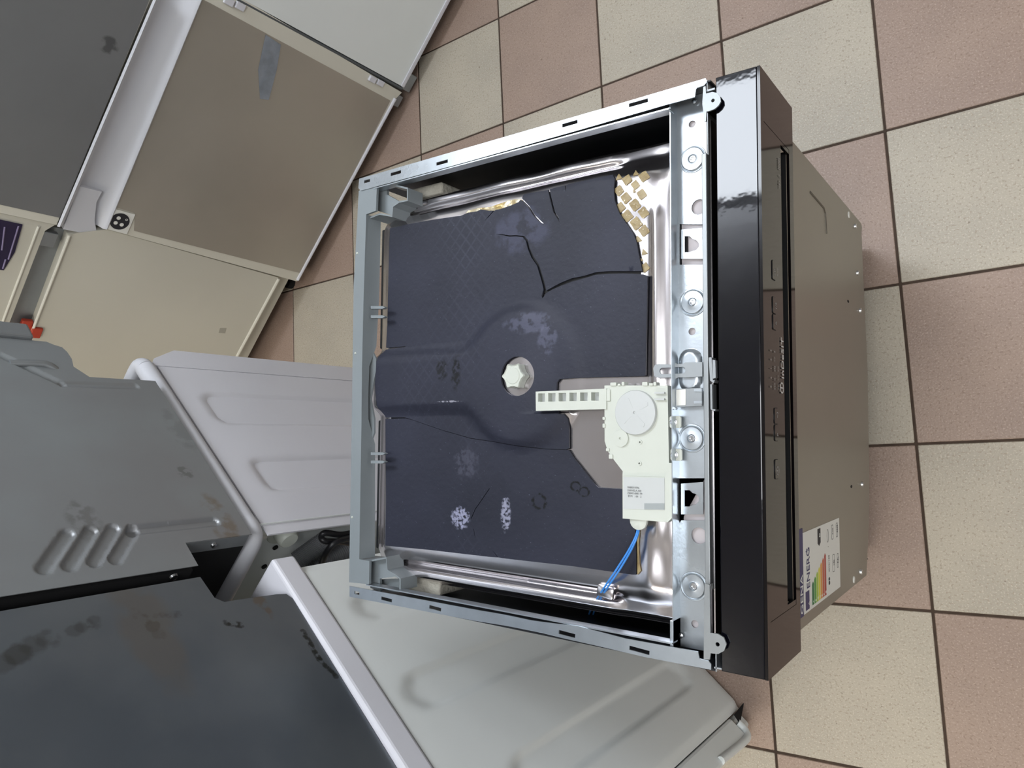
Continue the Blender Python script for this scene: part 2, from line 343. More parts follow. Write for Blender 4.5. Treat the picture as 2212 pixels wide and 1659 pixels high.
for A_, B_ in ((ra, rb), (rb, rc), (rc, rd), (rd, ra)):
    for i in range(len(QT) - 1): bm.faces.new([A_[i], A_[i + 1], B_[i + 1], B_[i]])
bm.faces.new([ra[0], rb[0], rc[0], rd[0]]); bm.faces.new([rd[-1], rc[-1], rb[-1], ra[-1]])
bmesh.ops.recalc_face_normals(bm, faces=bm.faces[:]); fin('beam_wall', bm, M['plgrey'], DW)
panel('beam_recess', pxl([(797, 745), (812, 775), (812, 800), (800, 862), (808, 905), (808, 935), (797, 965), (786, 900), (786, 800)], hz(.80)), hz(.80), .003, M['plgrey'], DW)
for y in (664, 684, 980, 998):
    panel('hook', pxl([(801, y - 3), (826, y - 3), (832, y), (826, y + 3), (801, y + 3)], hz(.81)), hz(.81), .006, M['plgrey'], DW)
for x, y in ((772, 547), (768, 763), (761, 1117)): lathe('pip', P(x, y, .8185), [(.0018, 0), (.0014, .001), (.0001, .0014)], M['plw'], DW, n=10)
# corner brackets of the beam
plate('corner_bracket', [(812, 404), (836, 399), (836, 420), (863, 435), (848, 444), (847, 465), (812, 454)], .803, .004, M['plgrey'], DW)
wallstrip('bracket_rib', [(836, 396), (880, 407), (880, 433), (862, 436)], .812, .03, .0025, M['plgrey'], DW)
wallstrip('bracket_rib', [(862, 436), (848, 446), (847, 467), (820, 462), (800, 470)], .812, .035, .0025, M['plgrey'], DW)
plate('corner_bracket', [(797, 1211), (834, 1203), (837, 1232), (855, 1245), (820, 1250), (822, 1278), (800, 1270)], .803, .004, M['plgrey'], DW)
wallstrip('bracket_rib', [(776, 1209), (798, 1212), (834, 1205), (836, 1232), (858, 1246), (864, 1250), (864, 1276)], .812, .032, .0025, M['plgrey'], DW)
panel('bracket_web', pxl([(820, 1252), (862, 1250), (862, 1280), (820, 1274)], hz(.79)), hz(.79), .003, M['plgrey'], DW)
box('foam_block', HOR, (P(868, 1250, .765).x, P(950, 1268, .765).x), (-.229, -.203), (.70, .765), M['foam'], DW, .003)
box('foam_block', HOR, (-.735, -.675), (.335, .352), (.70, .768), M['foam'], DW, .003)

# tub
TX0, TX1, TY0, TY1 = -.7865, -.275, -.2135, .3385
NUT = P(1129, 814, ZT)
def channel(x, y):
    sd1 = math.hypot(x - NUT.x, y - NUT.y) - .083
    yc = .0655; sd2 = max(abs(y - yc) - .037, x - NUT.x)
    k = .02; h_ = max(0, min(1, .5 + .5 * (sd2 - sd1) / k)); sd = sd2 * (1 - h_) + sd1 * h_ - k * h_ * (1 - h_)
    r = 1 - sstep(-.007, .012, sd)
    f = 1 - sstep(.0, .06, x - NUT.x) * .75 if y > .02 else 1.0
    return .0085 * r * f
def rrect(u0, u1, v0, v1, r, n=8):
    out = []
    for cx_, cy_, a0 in ((u1 - r, v1 - r, 0), (u0 + r, v1 - r, 90), (u0 + r, v0 + r, 180), (u1 - r, v0 + r, 270)):
        for k in range(n + 1):
            a = math.radians(a0 + 90 * k / n); out.append((cx_ + r * math.cos(a), cy_ + r * math.sin(a)))
    return out
def tubh(x, y):
    rr = .03; qx = min(x - TX0, TX1 + .03 - x); dyu = TY1 - y; dyl = y - TY0
    h = channel(x, y)
    edge = min(dyu, dyl, x - TX0)
    cxn = x - TX0 - rr
    for d_ in (dyu, dyl):
        if x - TX0 < rr and d_ < rr: edge = min(edge, rr - math.hypot(rr - (x - TX0), rr - d_))
    h -= .022 * (1 - sstep(0, .012, edge)) if edge < .012 else 0
    fade = 1 - sstep(-.40, -.375, x)
    bw = sstep(TX0 + .03, TX0 + .05, x) * fade
    for d_, lo in ((dyu, 0), (dyl, 1)):
        if d_ < .055:
            h -= bw * (.009 if lo else .006) * math.exp(-((d_ - .026) / .0045) ** 2)
            h -= (.004 + .004 * (1 - bw)) * (1 - sstep(.022, .047, d_))
    if dyu < .05: h -= .009 * (1 - dyu / .05) ** 1.2
    # back edge flange
    if x - TX0 < .035: h -= .006 * (1 - sstep(.012, .034, x - TX0)) * (1 - min(1, channel(x, y) / .006))
    # bead along the front and crumpled corners
    b1 = sstep(-.15, -.13, y) * 1
    h += .004 * math.exp(-((x + .3365) / .0055) ** 2) * sstep(-.13, -.08, y) * (1 - sstep(.235, .26, y))
    h -= .008 * sstep(-.325, -.295, x)
    h += .0035 * math.exp(-(((x + .352) / .035) ** 2 + ((y - .268) / .028) ** 2)) - .005 * math.exp(-(((x + .33) / .014) ** 2 + ((y - .295) / .02) ** 2))
    n1 = noise.noise(Vector((x * 17, y * 24, 1.3)))
    wr = sstep(.27, .30, y) * (.003 + .003 * sstep(-.45, -.38, x)) + .0028 * (sstep(-.40, -.36, x) * (1 - sstep(-.13, -.09, y)))
    h += wr * n1
    h += .004 * math.exp(-(((x + .345) / .012) ** 2 + ((y + .15) / .035) ** 2))
    return h
panel('tub', [rrect(TX0, TX1, TY0, TY1, .03)], hz(ZT), .0008, M['stain'], DW, cell=.0035, cellv=.0022, hfn=tubh, ang=60)
bm = bmesh.new(); rr_ = rrect(TX0 + .0002, TX1 - .0002, TY0 + .0002, TY1 - .0002, .03)
for s0, s1 in ((ZT - .022, .25),):
    A_ = [bm.verts.new((u, v, ZT + tubh(u, v) - .0004)) for u, v in rr_]; B_ = [bm.verts.new((u, v, s1)) for u, v in rr_]
    for i in range(len(rr_)): bm.faces.new([A_[i], B_[i], B_[(i + 1) % len(rr_)], A_[(i + 1) % len(rr_)]])
bmesh.ops.recalc_face_normals(bm, faces=bm.faces[:]); fin('tub_wall', bm, M['stain'], DW)

# bitumen sheets
def lattice(d):
    N, L, nt = d['N'], d['L'], d['nt']; vec = d['vec']; mth = d['mth']; mr = d['mr']; mix = d['mix']; noi = d['noi']
    sp = N.new('ShaderNodeSeparateXYZ'); L.new(vec, sp.inputs[0]); x, y = sp.outputs[0], sp.outputs[1]
    def saw(e): return mr(mth('ABSOLUTE', mth('SUBTRACT', mth('FRACT', mth('MULTIPLY', e, 55.0), 0), .5), 0), .36, .48)
    l = mth('MAXIMUM', saw(mth('ADD', x, mth('MULTIPLY', y, .9))), saw(mth('SUBTRACT', x, mth('MULTIPLY', y, .9))))
    reg = mth('MULTIPLY', mr(x, -.73, -.70), mr(x, -.55, -.60)); reg = mth('MULTIPLY', reg, mr(noi(7, 3), .35, .6))
    cur = mix(mth('MULTIPLY', mth('MULTIPLY', l, reg), .2), d['cur'], lin((78, 80, 96)))
    # fine dust
    return mix(mth('MULTIPLY', mr(noi(420, 2), .70, .78), .3), cur, lin((120, 122, 140)))
def at(px, py, z=ZT): p = P(px, py, z); return (p.x, p.y, p.z)
SP = [(at(998, 1118), (.022, .02, .05), (150, 152, 176), .8, 240), (at(1096, 1110), (.011, .03, .05), (150, 152, 172), .75, 260), (at(1150, 700), (.05, .02, .05), (100, 102, 124), .35, 110), (at(1190, 735), (.02, .03, .05), (100, 102, 124), .35, 110), (at(1130, 500), (.06, .04, .05), (84, 86, 110), .3, 60),
      (at(968, 800), (.016, .022, .05), (12, 12, 14), .8, 160), (at(998, 805), (.013, .036, .05), (8, 8, 10), .9, 160), (at(1168, 1083), (.013, .012, .05), (6, 6, 8), 1., 200, True), (at(1247, 1050), (.009, .007, .05), (6, 6, 8), 1., 200, True), (at(1265, 1062), (.009, .007, .05), (6, 6, 8), 1., 200, True), (at(985, 868), (.03, .002, .05), (150, 150, 160), .8, 200), (at(1010, 1000), (.03, .03, .05), (95, 95, 110), .25, 160)]  # the thin pale streak is a highlight painted on the channel's lower edge
M['bit'] = mat('black bitumen felt', (33, 35, 46), .55, 0, noise_s=6, col2=(43, 45, 58), bump=.0004, bump_s=140, spots=SP, extra=lattice, spec=.35)
def slotpath(pts, w_):
    """closed thin crack entered at pts[0]"""
    out = []; n = len(pts)
    for i, p in enumerate(pts):
        a, b_ = Vector(pts[max(i - 1, 0)]), Vector(pts[min(i + 1, n - 1)]); d_ = (b_ - a).normalized(); m_ = Vector((-d_.y, d_.x)) * w_ * (1 if i < n - 1 else 0)
        out.append((Vector(p), m_))
    L1 = [tuple(p + m_) for p, m_ in out]; L2 = [tuple(p - m_) for p, m_ in out[:-1]][::-1]
    return L1 + L2
c1 = slotpath([(1131, 432), (1146, 448), (1158, 467), (1168, 478), (1179, 485)], 2.0)
c2 = slotpath([(1189, 411), (1195, 436), (1201, 460), (1209, 472), (1213, 483)], 1.8)
c3 = slotpath([(1224, 401), (1226, 415)], 1.6)
c0 = slotpath([(1071, 457), (1060, 469), (1050, 480)], .8)
crk = [(1391, 591), (1350, 589), (1318, 590), (1289, 592), (1262, 601), (1240, 606), (1215, 616), (1195, 624), (1181, 632), (1176, 646), (1180, 630)]
crk_up = [(1176, 616), (1170, 595), (1164, 575), (1152, 558), (1144, 538), (1140, 522), (1133, 514), (1118, 512), (1105, 513), (1092, 510), (1075, 507)]
crk_dn = [(1093, 508), (1105, 510), (1119, 509.5), (1136, 511.5), (1144, 519), (1148, 537), (1157, 556), (1168, 572), (1175, 594), (1181, 614), (1184, 629), (1200, 620), (1215, 612), (1240, 602), (1266, 597), (1290, 589.5), (1318, 587), (1350, 587), (1391, 589)]
top_edge = [(846, 494), (880, 487), (930, 478), (987, 469), (998, 468), (1003, 466), (1014, 461), (1035, 458), (1043, 454), (1061, 457), ] + c0 + [(1076, 455), (1087, 453), (1110, 445), (1124, 439)] + c1 + [(1133, 425), (1136, 421), (1159, 417), (1187, 412)] + c2 + [(1200, 407), (1222, 402)] + c3 + [(1240, 397), (1260, 393), (1300, 384), (1325, 378), (1331, 389), (1330, 408), (1332, 435), (1343, 464), (1356, 484), (1371, 506), (1378, 523), (1383, 551), (1391, 587)]
upper = top_edge + crk_dn[::-1][1:] + crk_up[::-1] + [(1178, 626), (1174, 640), (1176, 646), (1184, 634), (1200, 625), (1217, 618), (1242, 609), (1264, 603), (1290, 595), (1318, 593), (1350, 592), (1392, 594), (1402, 597), (1400, 700), (1398, 811), (1395, 813), (1300, 815), (1240, 817.5), (1214, 819.5), (1209, 827), (1208, 845), (1211, 889), (1216, 893.5), (1228, 896), (1233, 905), (1233, 968), (1228, 971), (1180, 969), (1130, 963), (1075, 954), (1020, 946), (960, 929), (925, 917), (893, 906), (880, 902), (838, 902), (828, 884), (824, 830), (828, 765), (838, 756), (880, 750), (881, 748.5), (838, 752), (841, 700)]
sheet = hz(ZT)
hole = circ((NUT.x, NUT.y), .0245, 40)
panel('insulation_sheet', [pxl(upper, sheet), hole], sheet, .0028, M['bit'], DW, cell=.007, hfn=lambda u, v: tubh(u, v) + .0042, label='black bitumen sheet covering the upper part, cracked and torn', ang=40)
lower = [(836, 905), (880, 903.6), (893, 906.8), (925, 917.9), (960, 930), (1020, 947.2), (1075, 955.2), (1130, 964.2), (1180, 970.2), (1232, 972), (1241, 987), (1265, 1017), (1288, 1046), (1296, 1053), (1345, 1056), (1376, 1057), (1376, 1150), (1378, 1240), (1369, 1240), (1240, 1222), (1090, 1205), (1079, 1203)] + slotpath([(1079, 1203), (1072, 1194), (1066, 1187)], .5) + [(1060, 1202), (930, 1187), (836, 1178), (838, 1080)]
crk_l = slotpath([(1061, 1055), (1046, 1077), (1030, 1100), (1022, 1119), (1021, 1121)], .7)
crk_m = slotpath([(1027, 1142), (1029, 1155), (1032, 1163)], .5)
panel('insulation_sheet', [pxl(lower, sheet), pxl(crk_l, sheet), pxl(crk_m, sheet)], sheet, .0028, M['bit'], DW, cell=.007, hfn=lambda u, v: tubh(u, v) + .0036, label='black bitumen sheet on the lower part with two scorched rings', ang=40)
M['crackdark'] = mat('black crack darkening', (12, 12, 14), .7)
def strip(path, w_):
    L_, R_ = [], []
    for i, p in enumerate(path):
        d_ = (Vector(path[min(i + 1, len(path) - 1)]) - Vector(path[max(i - 1, 0)])).normalized(); L_.append((p[0] - d_.y * w_, p[1] + d_.x * w_)); R_.append((p[0] + d_.y * w_, p[1] - d_.x * w_))
    return L_ + R_[::-1]
for path, w_ in (([(1082, 508), (1120, 511), (1140, 518), (1150, 545), (1168, 575), (1182, 626)], 7), ([(1178, 634), (1186, 628), (1215, 614), (1250, 603), (1290, 591), (1340, 589), (1384, 590)], 6), ([(846, 903), (880, 903), (925, 918), (1020, 947), (1130, 964), (1226, 971)], 6)):
    panel('crack_dark_layer', pxl(strip(path, w_), sheet), sheet, .0006, M['crackdark'], DW, h0=.0010, cell=.007, hfn=tubh)  # black layer added under the cracks so that their gaps look dark
# tan adhesive left in the bare corner
for (a, b_, s, k) in [(395, 425, 42, 3), (495, 460, 60, 4), (598, 525, 52, 4), (590, 385, 40, 3), (688, 425, 62, 4), (408, 585, 58, 4), (490, 668, 62, 4), (588, 596, 24, 3), (672, 630, 58, 4), (425, 770, 56, 4), (592, 748, 66, 4), (503, 866, 64, 4), (685, 832, 60, 4), (597, 950, 68, 4), (684, 1030, 60, 4), (620, 1125, 42, 3), (684, 1272, 38, 3), (694, 1440, 52, 4), (655, 1355, 18, 3)]:
    cxp, cyp = 1260 + a / 5.185, 300 + b_ / 5.185; r = s / 5.185; pts = []
    cor = [(math.cos(math.radians(a2)) * r * 1.12, math.sin(math.radians(a2)) * r * 1.2) for a2 in ((8, 98, 188, 278) if k == 4 else (20, 130, 250))]
    for c_i, c_j in zip(cor, cor[1:] + cor[:1]):
        for t_ in (.08, .36, .64, .92): pts.append((cxp + c_i[0] * (1 - t_) + c_j[0] * t_ + random.uniform(-.6, .6), cyp + c_i[1] * (1 - t_) + c_j[1] * t_ + random.uniform(-.6, .6)))
    panel('adhesive_patch', pxl(pts, sheet), sheet, .0006, M['tan'], DW, h0=.0008, cell=.004, hfn=lambda u, v: tubh(u, v))
tear = [(1000, 469), (1012, 455), (1030, 451), (1040, 449), (1052, 449), (1066, 446), (1085, 439), (1098, 434), (1112, 431), (1126, 431), (1131, 433), (1124, 440), (1110, 446), (1087, 454), (1076, 456), (1061, 459), (1043, 456), (1035, 460), (1014, 463), (1003, 470)]
panel('adhesive_patch', pxl(tear, sheet), sheet, .0006, mat('torn foil adhesive', (190, 182, 160), .3, .3, noise_s=70, col2=(176, 152, 96), bump=.002, bump_s=90), DW, h0=.0012, cell=.004, hfn=lambda u, v: tubh(u, v) + .0012 * noise.noise(Vector((u * 150, v * 150, 0))))
panel('adhesive_edge', pxl([(1377, 1135), (1381, 1132), (1384, 1150), (1381, 1180), (1383, 1215), (1387, 1232), (1379, 1241)], sheet), sheet, .001, M['tan'], DW, h0=.0015, cell=.004, hfn=tubh)
for ya, yb_ in ((.118, .298), (-.175, .012)): box('edge_reflection_strip', HOR, (TX0 - .0015, TX0 + .0075), (ya, yb_), (.752, .7745), M['dark'], DW, .002)  # dark strip added in place of the dark reflection on the tub's back edge
# central plastic nut
ZN = ZT + .0085
nutm = lambda a, r, h: 1 + (.0 if r < .0115 else .24 * abs(math.cos(3 * a)) ** 5)
lathe('spray_arm_nut', (NUT.x - .0005, NUT.y, ZN), [(.0135, 0), (.0135, .009), (.0138, .0105), (.0128, .0125), (.0118, .0115), (.0105, .0115), (.0095, .0125), (.0001, .0125)], M['plw'], DW, n=72, mod=nutm, label='milky plastic lobed nut in the sheet opening')

# front cross rail
ZR = .797; fr_ = hz(ZR); xl = -.3075; xr = P(1531, 800, ZR).x; yt = P(1480, 212, ZR).y; yb = P(1480, 1398, ZR).y
discs = [(1497, 344, .0133), (1497, 652, .0133), (1495, 947, .0133), (1499, 1266, .0138)]
dcs = [(fr_.uv(x, y), r) for x, y, r in discs]
def railh(u, v):
    h = 0
    for (c, r) in dcs:
        d = math.hypot(u - c[0], v - c[1]); h += .0022 * (1 - sstep(r - .0022, r, d)) - .0022 * math.exp(-((d - r - .001) / .0011) ** 2)
    a = fr_.uv(1492, 782); b_ = fr_.uv(1492, 818); d = sdcap(a, b_, u, v); h += .0035 * (1 - sstep(.010, .0155, d))
    return h
def rectpx(x0, y0, x1, y1, fr): return [fr.uv(x0, y0), fr.uv(x1, y0), fr.uv(x1, y1), fr.uv(x0, y1)]
holes = [circ(fr_.uv(1495, 268), .0040, 18), circ(fr_.uv(1510, 447), .0085, 24), circ(fr_.uv(1495, 716), .0040, 18), circ(fr_.uv(1510, 1157), .0085, 24), circ(fr_.uv(1501, 1348), .0040, 18), rectpx(1468, 484, 1521, 572, fr_), rectpx(1467, 1033, 1522, 1124, fr_)]
hs = sorted(holes, key=lambda h: sum(p[1] for p in h) / len(h)); hs = [h for i, h in enumerate(hs)]
cuts = [yb] + [(max(p[1] for p in a1) + min(p[1] for p in b1_)) / 2 for a1, b1_ in zip(hs, hs[1:])] + [yt]
bm = bmesh.new()
for h, y0_, y1_ in zip(hs, cuts, cuts[1:]): panel_bm(bm, [[(xl, y0_), (xr, y0_), (xr, y1_), (xl, y1_)], h], fr_, .001)
fin('front_rail', bm, M['galv'], DW, ang=0)
box('rail_wall', HOR, (xl - .001, xl), (yb, yt), (.775, .815), M['galv'], DW)
box('rail_wall', HOR, (xl - .0035, xl), (yb - .004, yb + .03), (.79, .816), M['galv'], DW, .0005)
for (ya, yb_) in ((484, 572), (1033, 1124)):
    kh = [(1479, ya + 26), (1490, ya + 26), (1496, ya + 32), (1503, ya + 34), (1510, ya + 41), (1510, ya + 49), (1503, ya + 57), (1496, ya + 58), (1490, ya + 61), (1479, ya + 61)]
    f2 = hz(ZR + .0015); panel('keyhole_plate', [pxl([(1471, ya + 12), (1519, ya + 8), (1519, yb_ - 13), (1471, yb_ - 13)], f2), pxl(kh, f2)], f2, .001, M['galv'], DW)
    box('under_bracket', hz(ZR - .0022), (P(1476, ya + 30, ZR).x, P(1484, ya + 30, ZR).x), (P(1480, ya + 60, ZR).y, P(1480, ya + 26, ZR).y), (-.0008, .0008), M['blackhole'], DW)
box('rail_backing', HOR, (xl + .003, xr), (yb + .004, yt - .004), (ZR - .0042, ZR - .0034), M['plate2'], DW)
for x, y in ((1454, 1378), (1471, 1373), (1500, 218)):
    lathe('rivet', P(x, y, .8), [(.0028, 0), (.0026, .0012), (.0001, .002)], M['screw'], DW, n=14)
for x, y in ((1497, 344), (1497, 653), (1495, 947), (1499, 1266)):
    p = P(x, y, ZR); lathe('pressed_disc', p, [(.0152, .0001), (.0148, .0008), (.0140, .0009), (.0133, .0002), (.0126, .0012), (.0118, .0020), (.0060, .0022), (.0045, .0026), (.0036, .0012), (.0001, .0010)], M['galv'], DW, n=56)
    p = P(x, y, ZR + .0022); lathe('screw_socket', p, [(.0035, 0), (.0034, .0012), (.0024, .0013), (.0022, -.0015), (.0001, -.0015)], M['screw'], DW, n=18)
# trim strip over the rail and the end brackets
box('trim_strip', HOR, (P(1519, 800, .815).x, P(1530, 800, .815).x), (P(1525, 1262, .815).y, P(1525, 330, .815).y), (.80, .815), M['galvtrim'], DW, .0008)
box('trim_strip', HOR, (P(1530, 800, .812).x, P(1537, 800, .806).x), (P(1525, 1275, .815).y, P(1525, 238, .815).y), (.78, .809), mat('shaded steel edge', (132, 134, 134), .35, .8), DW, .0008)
box('door_liner', HOR, (P(1540, 800, .80).x, P(1543, 800, .80).x), (P(1525, 1380, .815).y, P(1525, 250, .815).y), (.6, .803), M['stain'], DW)
fb2 = hz(.826)
panel('hinge_tab', [pxl([(1519, 188), (1524, 186), (1525, 202), (1539, 198.5), (1549, 201), (1556, 210), (1557, 219), (1552, 228), (1544, 235), (1534, 239), (1526, 241), (1525, 262), (1521, 262), (1519, 240), (1517, 225)], fb2), circ(fb2.uv(1540, 217), .0019, 12)], fb2, .002, M['galvtrim'], DW)
panel('hinge_tab', [pxl([(1522, 1260), (1533, 1264), (1534.6, 1367.6), (1551, 1369.6), (1563, 1377), (1569, 1392), (1564, 1406), (1551, 1413), (1535, 1411), (1533, 1425), (1520, 1424), (1521, 1307)], fb2), circ(fb2.uv(1550, 1392), .0021, 12)], fb2, .002, M['galvtrim'], DW)
box('end_bracket', HOR, (P(1518, 200, .82).x, P(1543, 200, .82).x), (Y1 - .012, Y1 - .010), (.72, .8185), M['galvtrim'], DW)
box('end_bracket', HOR, (P(1530, 200, .82).x, P(1548, 200, .82).x), (Y0 + .003, Y0 + .0045), (.70, .8185), M['galv'], DW)
box('end_bracket', HOR, (P(1526, 200, .82).x, P(1527, 200, .82).x), (Y1 - .012, Y1), (.70, .8185), M['galv'], DW)
box('end_bracket', HOR, (P(1533, 200, .82).x, P(1535, 200, .82).x), (Y0, Y0 + .02), (.70, .8185), M['galv'], DW)
# latch on the rail
pb = fr_.uv(1492, 800); panel('pressed_boss', rrect(pb[0] - .013, pb[0] + .013, pb[1] - .0235, pb[1] + .0235, .0125, 8), fr_, .001, M['galv'], DW, cell=.002, h0=.0001, hfn=lambda u, v: .004 * sstep(.0, .005, .0130 - sdcap((pb[0], pb[1] - .0105), (pb[0], pb[1] + .0105), u, v)), ang=60)
fl2 = hz(.806)
panel('latch_strap', [pxl([(1411, 795), (1415, 788), (1424, 786), (1453, 788), (1457, 783), (1463, 786), (1475, 786), (1480, 783), (1517, 782), (1517, 813), (1480, 815), (1465, 815), (1457, 820), (1451, 815), (1420, 816), (1413, 812)], fl2), rrect(fl2.uv(1421, 0)[0], fl2.uv(1475, 0)[0], fl2.uv(1440, 808)[1], fl2.uv(1440, 794)[1], .003, 4)], fl2, .0025, M['galvtrim'], DW)
panel('latch_plate', pxl([(1457, 840), (1516, 838), (1516, 876), (1457, 880)], hz(.805)), hz(.805), .002, M['galvtrim'], DW)
panel('latch_label', pxl([(1461, 842), (1481, 841), (1481, 875), (1461, 876)], hz(.8056)), hz(.8056), .0006, M['paper'], DW)
wallstrip('latch_hook', [(1453, 838), (1452, 878), (1460, 884)], .811, .004, .002, M['galv'], DW)
for yy in (843, 869): panel('latch_rib', [hz(.806).uv(1499, yy - 3), hz(.806).uv(1516, yy - 3), hz(.806).uv(1516, yy + 3), hz(.806).uv(1499, yy + 3)], hz(.806), .0012, M['galv'], DW)
wallstrip('door_catch', [(1534, 772), (1537, 822), (1543, 824)], .822, .012, .003, M['galvtrim'], DW)
wallstrip('door_catch', [(1536, 830), (1537, 884), (1545, 886)], .822, .012, .002, M['galvtrim'], DW)
panel('door_catch', pxl([(1539, 777), (1545, 778), (1546, 816), (1540, 818)], hz(.824)), hz(.824), .006, M['galvtrim'], DW)

# ---- dispenser actuator of milky plastic
AC = panel('door_actuator', pxl([(1305.6, 832.7), (1442, 832.7), (1445, 1000), (1451, 1000), (1454, 1116), (1442, 1128.5), (1345, 1120), (1344.6, 1027), (1345, 1018), (1328, 996), (1313, 975), (1306, 953)], hz(.806)), hz(.806), .014, M['plw'], DW, label='milky white plastic actuator box with ladder arm')
fa = hz(.808)
def zpx(x, y): return (1100 + x / 3.77, 720 + y / 3.77)
panel('ladder_arm', [pxl([zpx(215, 475), zpx(790, 450), zpx(790, 617), zpx(217, 632)], fa)] + [pxl([zpx(a, 489 - (a - 235) * .02), zpx(b_, 489 - (a - 235) * .02), zpx(b_, 557 - (a - 235) * .02), zpx(a, 557 - (a - 235) * .02)], fa) for a, b_ in ((235, 290), (317, 377), (402, 464), (490, 550), (577, 638), (667, 730))], fa, .010, M['plw'], AC)
box('arm_floor', hz(.798), (fa.uv(*zpx(230, 480))[0], fa.uv(*zpx(780, 480))[0]), (fa.uv(*zpx(500, 600))[1], fa.uv(*zpx(500, 480))[1]), (0, .001), M['plw2'], AC)
gc = P(1368.4, 891, .813)
lathe('gear_cover', (gc.x, gc.y, .8055), [(.0245, 0), (.0245, .0035), (.0238, .0045), (.018, .0048), (.0015, .0052), (.0013, .004), (.0001, .004)], M['plw2'], AC, n=48)
for k in range(4):
    a = k * math.pi / 2 + .6; bmx = bmesh.new(); fq = Fr((gc.x, gc.y, .8095), (math.cos(a), math.sin(a), 0), (-math.sin(a), math.cos(a), 0)); panel_bm(bmx, [[(.004, -.001), (.017, -.003), (.019, 0), (.017, .003), (.004, .001)]], fq, .0014, h0=.0012); fin('gear_rib', bmx, M['plw2'], AC)
g2 = P(1340, 947, .808); lathe('small_gear', (g2.x, g2.y, .805), [(.0095, 0), (.0093, .003), (.0014, .0035), (.0012, .002), (.0001, .002)], M['plw'], AC, n=28)
for x, y in ((1382, 955), (1381, 1001)): g3 = P(x, y, .807); lathe('boss', (g3.x, g3.y, .805), [(.0028, 0), (.0024, .002), (.001, .0022), (.001, .001), (.0001, .001)], M['plw'], AC, n=16)
panel('motor_block', pxl([zpx(925, 1162), zpx(1266, 1172), zpx(1320, 1060), zpx(1326, 1060), zpx(1335, 1495), zpx(1290, 1538), zpx(925, 1508)], hz(.8095)), hz(.8095), .004, M['plw'], AC)
panel('motor_window', pxl([zpx(930, 1170), zpx(1264, 1178), zpx(1266, 1440), zpx(930, 1430)], hz(.8100)), hz(.8100), .0008, M['plw2'], AC)
panel('motor_coil', pxl([zpx(1100, 1385), zpx(1262, 1385), zpx(1262, 1435), zpx(1100, 1435)], hz(.8104)), hz(.8104), .0005, mat('grey coil showing through', (150, 156, 156), .5), AC)
for yy in (478, 530):
    panel('comb_bar', pxl([zpx(1180, yy), zpx(1262, yy), zpx(1262, yy + 14), zpx(1180, yy + 14)], hz(.810)), hz(.810), .003, M['plw2'], AC)
for a, b_, c, d in ((820, 400, 870, 428), (880, 410, 905, 428), (912, 395, 935, 428), (1080, 396, 1125, 428), (1135, 406, 1170, 428), (1172, 395, 1196, 428), (757, 680, 778, 706), (757, 735, 778, 770), (785, 935, 812, 962), (808, 985, 840, 1024), (790, 455, 820, 552)):
    f3 = hz(.808); u, v = f3.uv(*zpx(a, b_)); u2, v2 = f3.uv(*zpx(c, d)); box('snap_tab', f3, (u, u2), (v2, v), (-.010, .0), M['plw'], AC, .0008)
lathe('bracket_nub', P(1382, 1124, .80), [(.010, 0), (.010, .004), (.006, .006), (.0001, .006)], M['plw'], AC, n=20)
ink = hz(.8104)
for k, s in enumerate(('W80019796', '33.0182.A.100', '250415:008  F9', ' BTM   : 09   2')):
    u, v = ink.uv(1355, 1054.5 + k * 6.2); text('stamp', s, ink, u, v, .0030, .0002, M['greyink'], AC, sx=.95, th=.0001)
for x, y in ((1458, 911.5), (1460, 982.5)):
    f4 = hz(.806); u, v = f4.uv(x, y); tb_ = panel('screw_tab', rrect(u - .006, u + .0065, v - .0062, v + .0062, .002, 4), f4, .003, M['plw'], DW)
    lathe('screw', (u - .0015, v, .806), [(.0042, 0), (.0040, .0008), (.0030, .0010), (.0028, .0022), (.0012, .0026), (.0010, .0012), (.0001, .0012)], M['screw'], tb_, n=20)
# blue wires
for off, bend in ((0, 0), (5, 7)):
    pts = [P(1378 + off * .4, 1122, .804), P(1376 + off * .6, 1150, .80), P(1360 + off, 1185, .803), P(1333 + off * 1.4, 1228, .803), P(1310 + bend, 1262, .80), P(1292 + bend, 1290, .785), P(1279 + bend * 1.2, 1311, .76), P(1272 + bend * 1.3, 1328, .70)]
    tube('wire', pts, .0012, M['blue'], DW, n=8)
# stiffener end on the shoulder
bmq = bmesh.new(); q0 = P(1312, 1279, ZT + .004); box_bm(bmq, Fr((q0.x, q0.y, q0.z), (1, -.15, 0), (.15, 1, 0)), -.014, .008, -.008, .006, -.012, .001, .003); fin('shoulder_clip', bmq, M['stain'], DW)

# ---- control fascia
FX0, FX1, FY0, FY1, FZ0, FZ1 = -.256, -.211, -.2335, .3620, .7035, .8200
FRF = Fr((FX1, 0, 0), (0, 1, 0), (0, 0, 1))
FA = box('control_panel', HOR, (FX0, FX1 - .003), (FY0, FY1), (FZ1 - .003, FZ1), M['gloss'], DW, .001, label='glossy black top of the control panel, scratched')
sl0 = FRF.uv(1690, 309); sl1 = FRF.uv(1722, 1304); s_y1 = sl0[0]; s_y0 = FRF.uv(1703, 1315)[0]; s_z1 = sl0[1]; s_z0 = FRF.uv(1707, 700)[1]
s_z1 = FRF.uv(1692.5, 700)[1]; s_z0 = FRF.uv(1710.5, 700)[1]
in_z1 = FRF.uv(1657, 800)[1]; in_y1 = FRF.uv(1652, 264)[0]; in_y0 = FRF.uv(1669, 1342)[0]
fo = [(FY0, FZ0), (FY1, FZ0), (FY1, FZ1 - .0005), (FY0, FZ1 - .0005)]; cut = [(in_y0, s_z0), (in_y1, s_z0), (in_y1, in_z1), (in_y0, in_z1)]
panel('fascia_front', [fo, cut], FRF, .003, M['glossf'], FA)
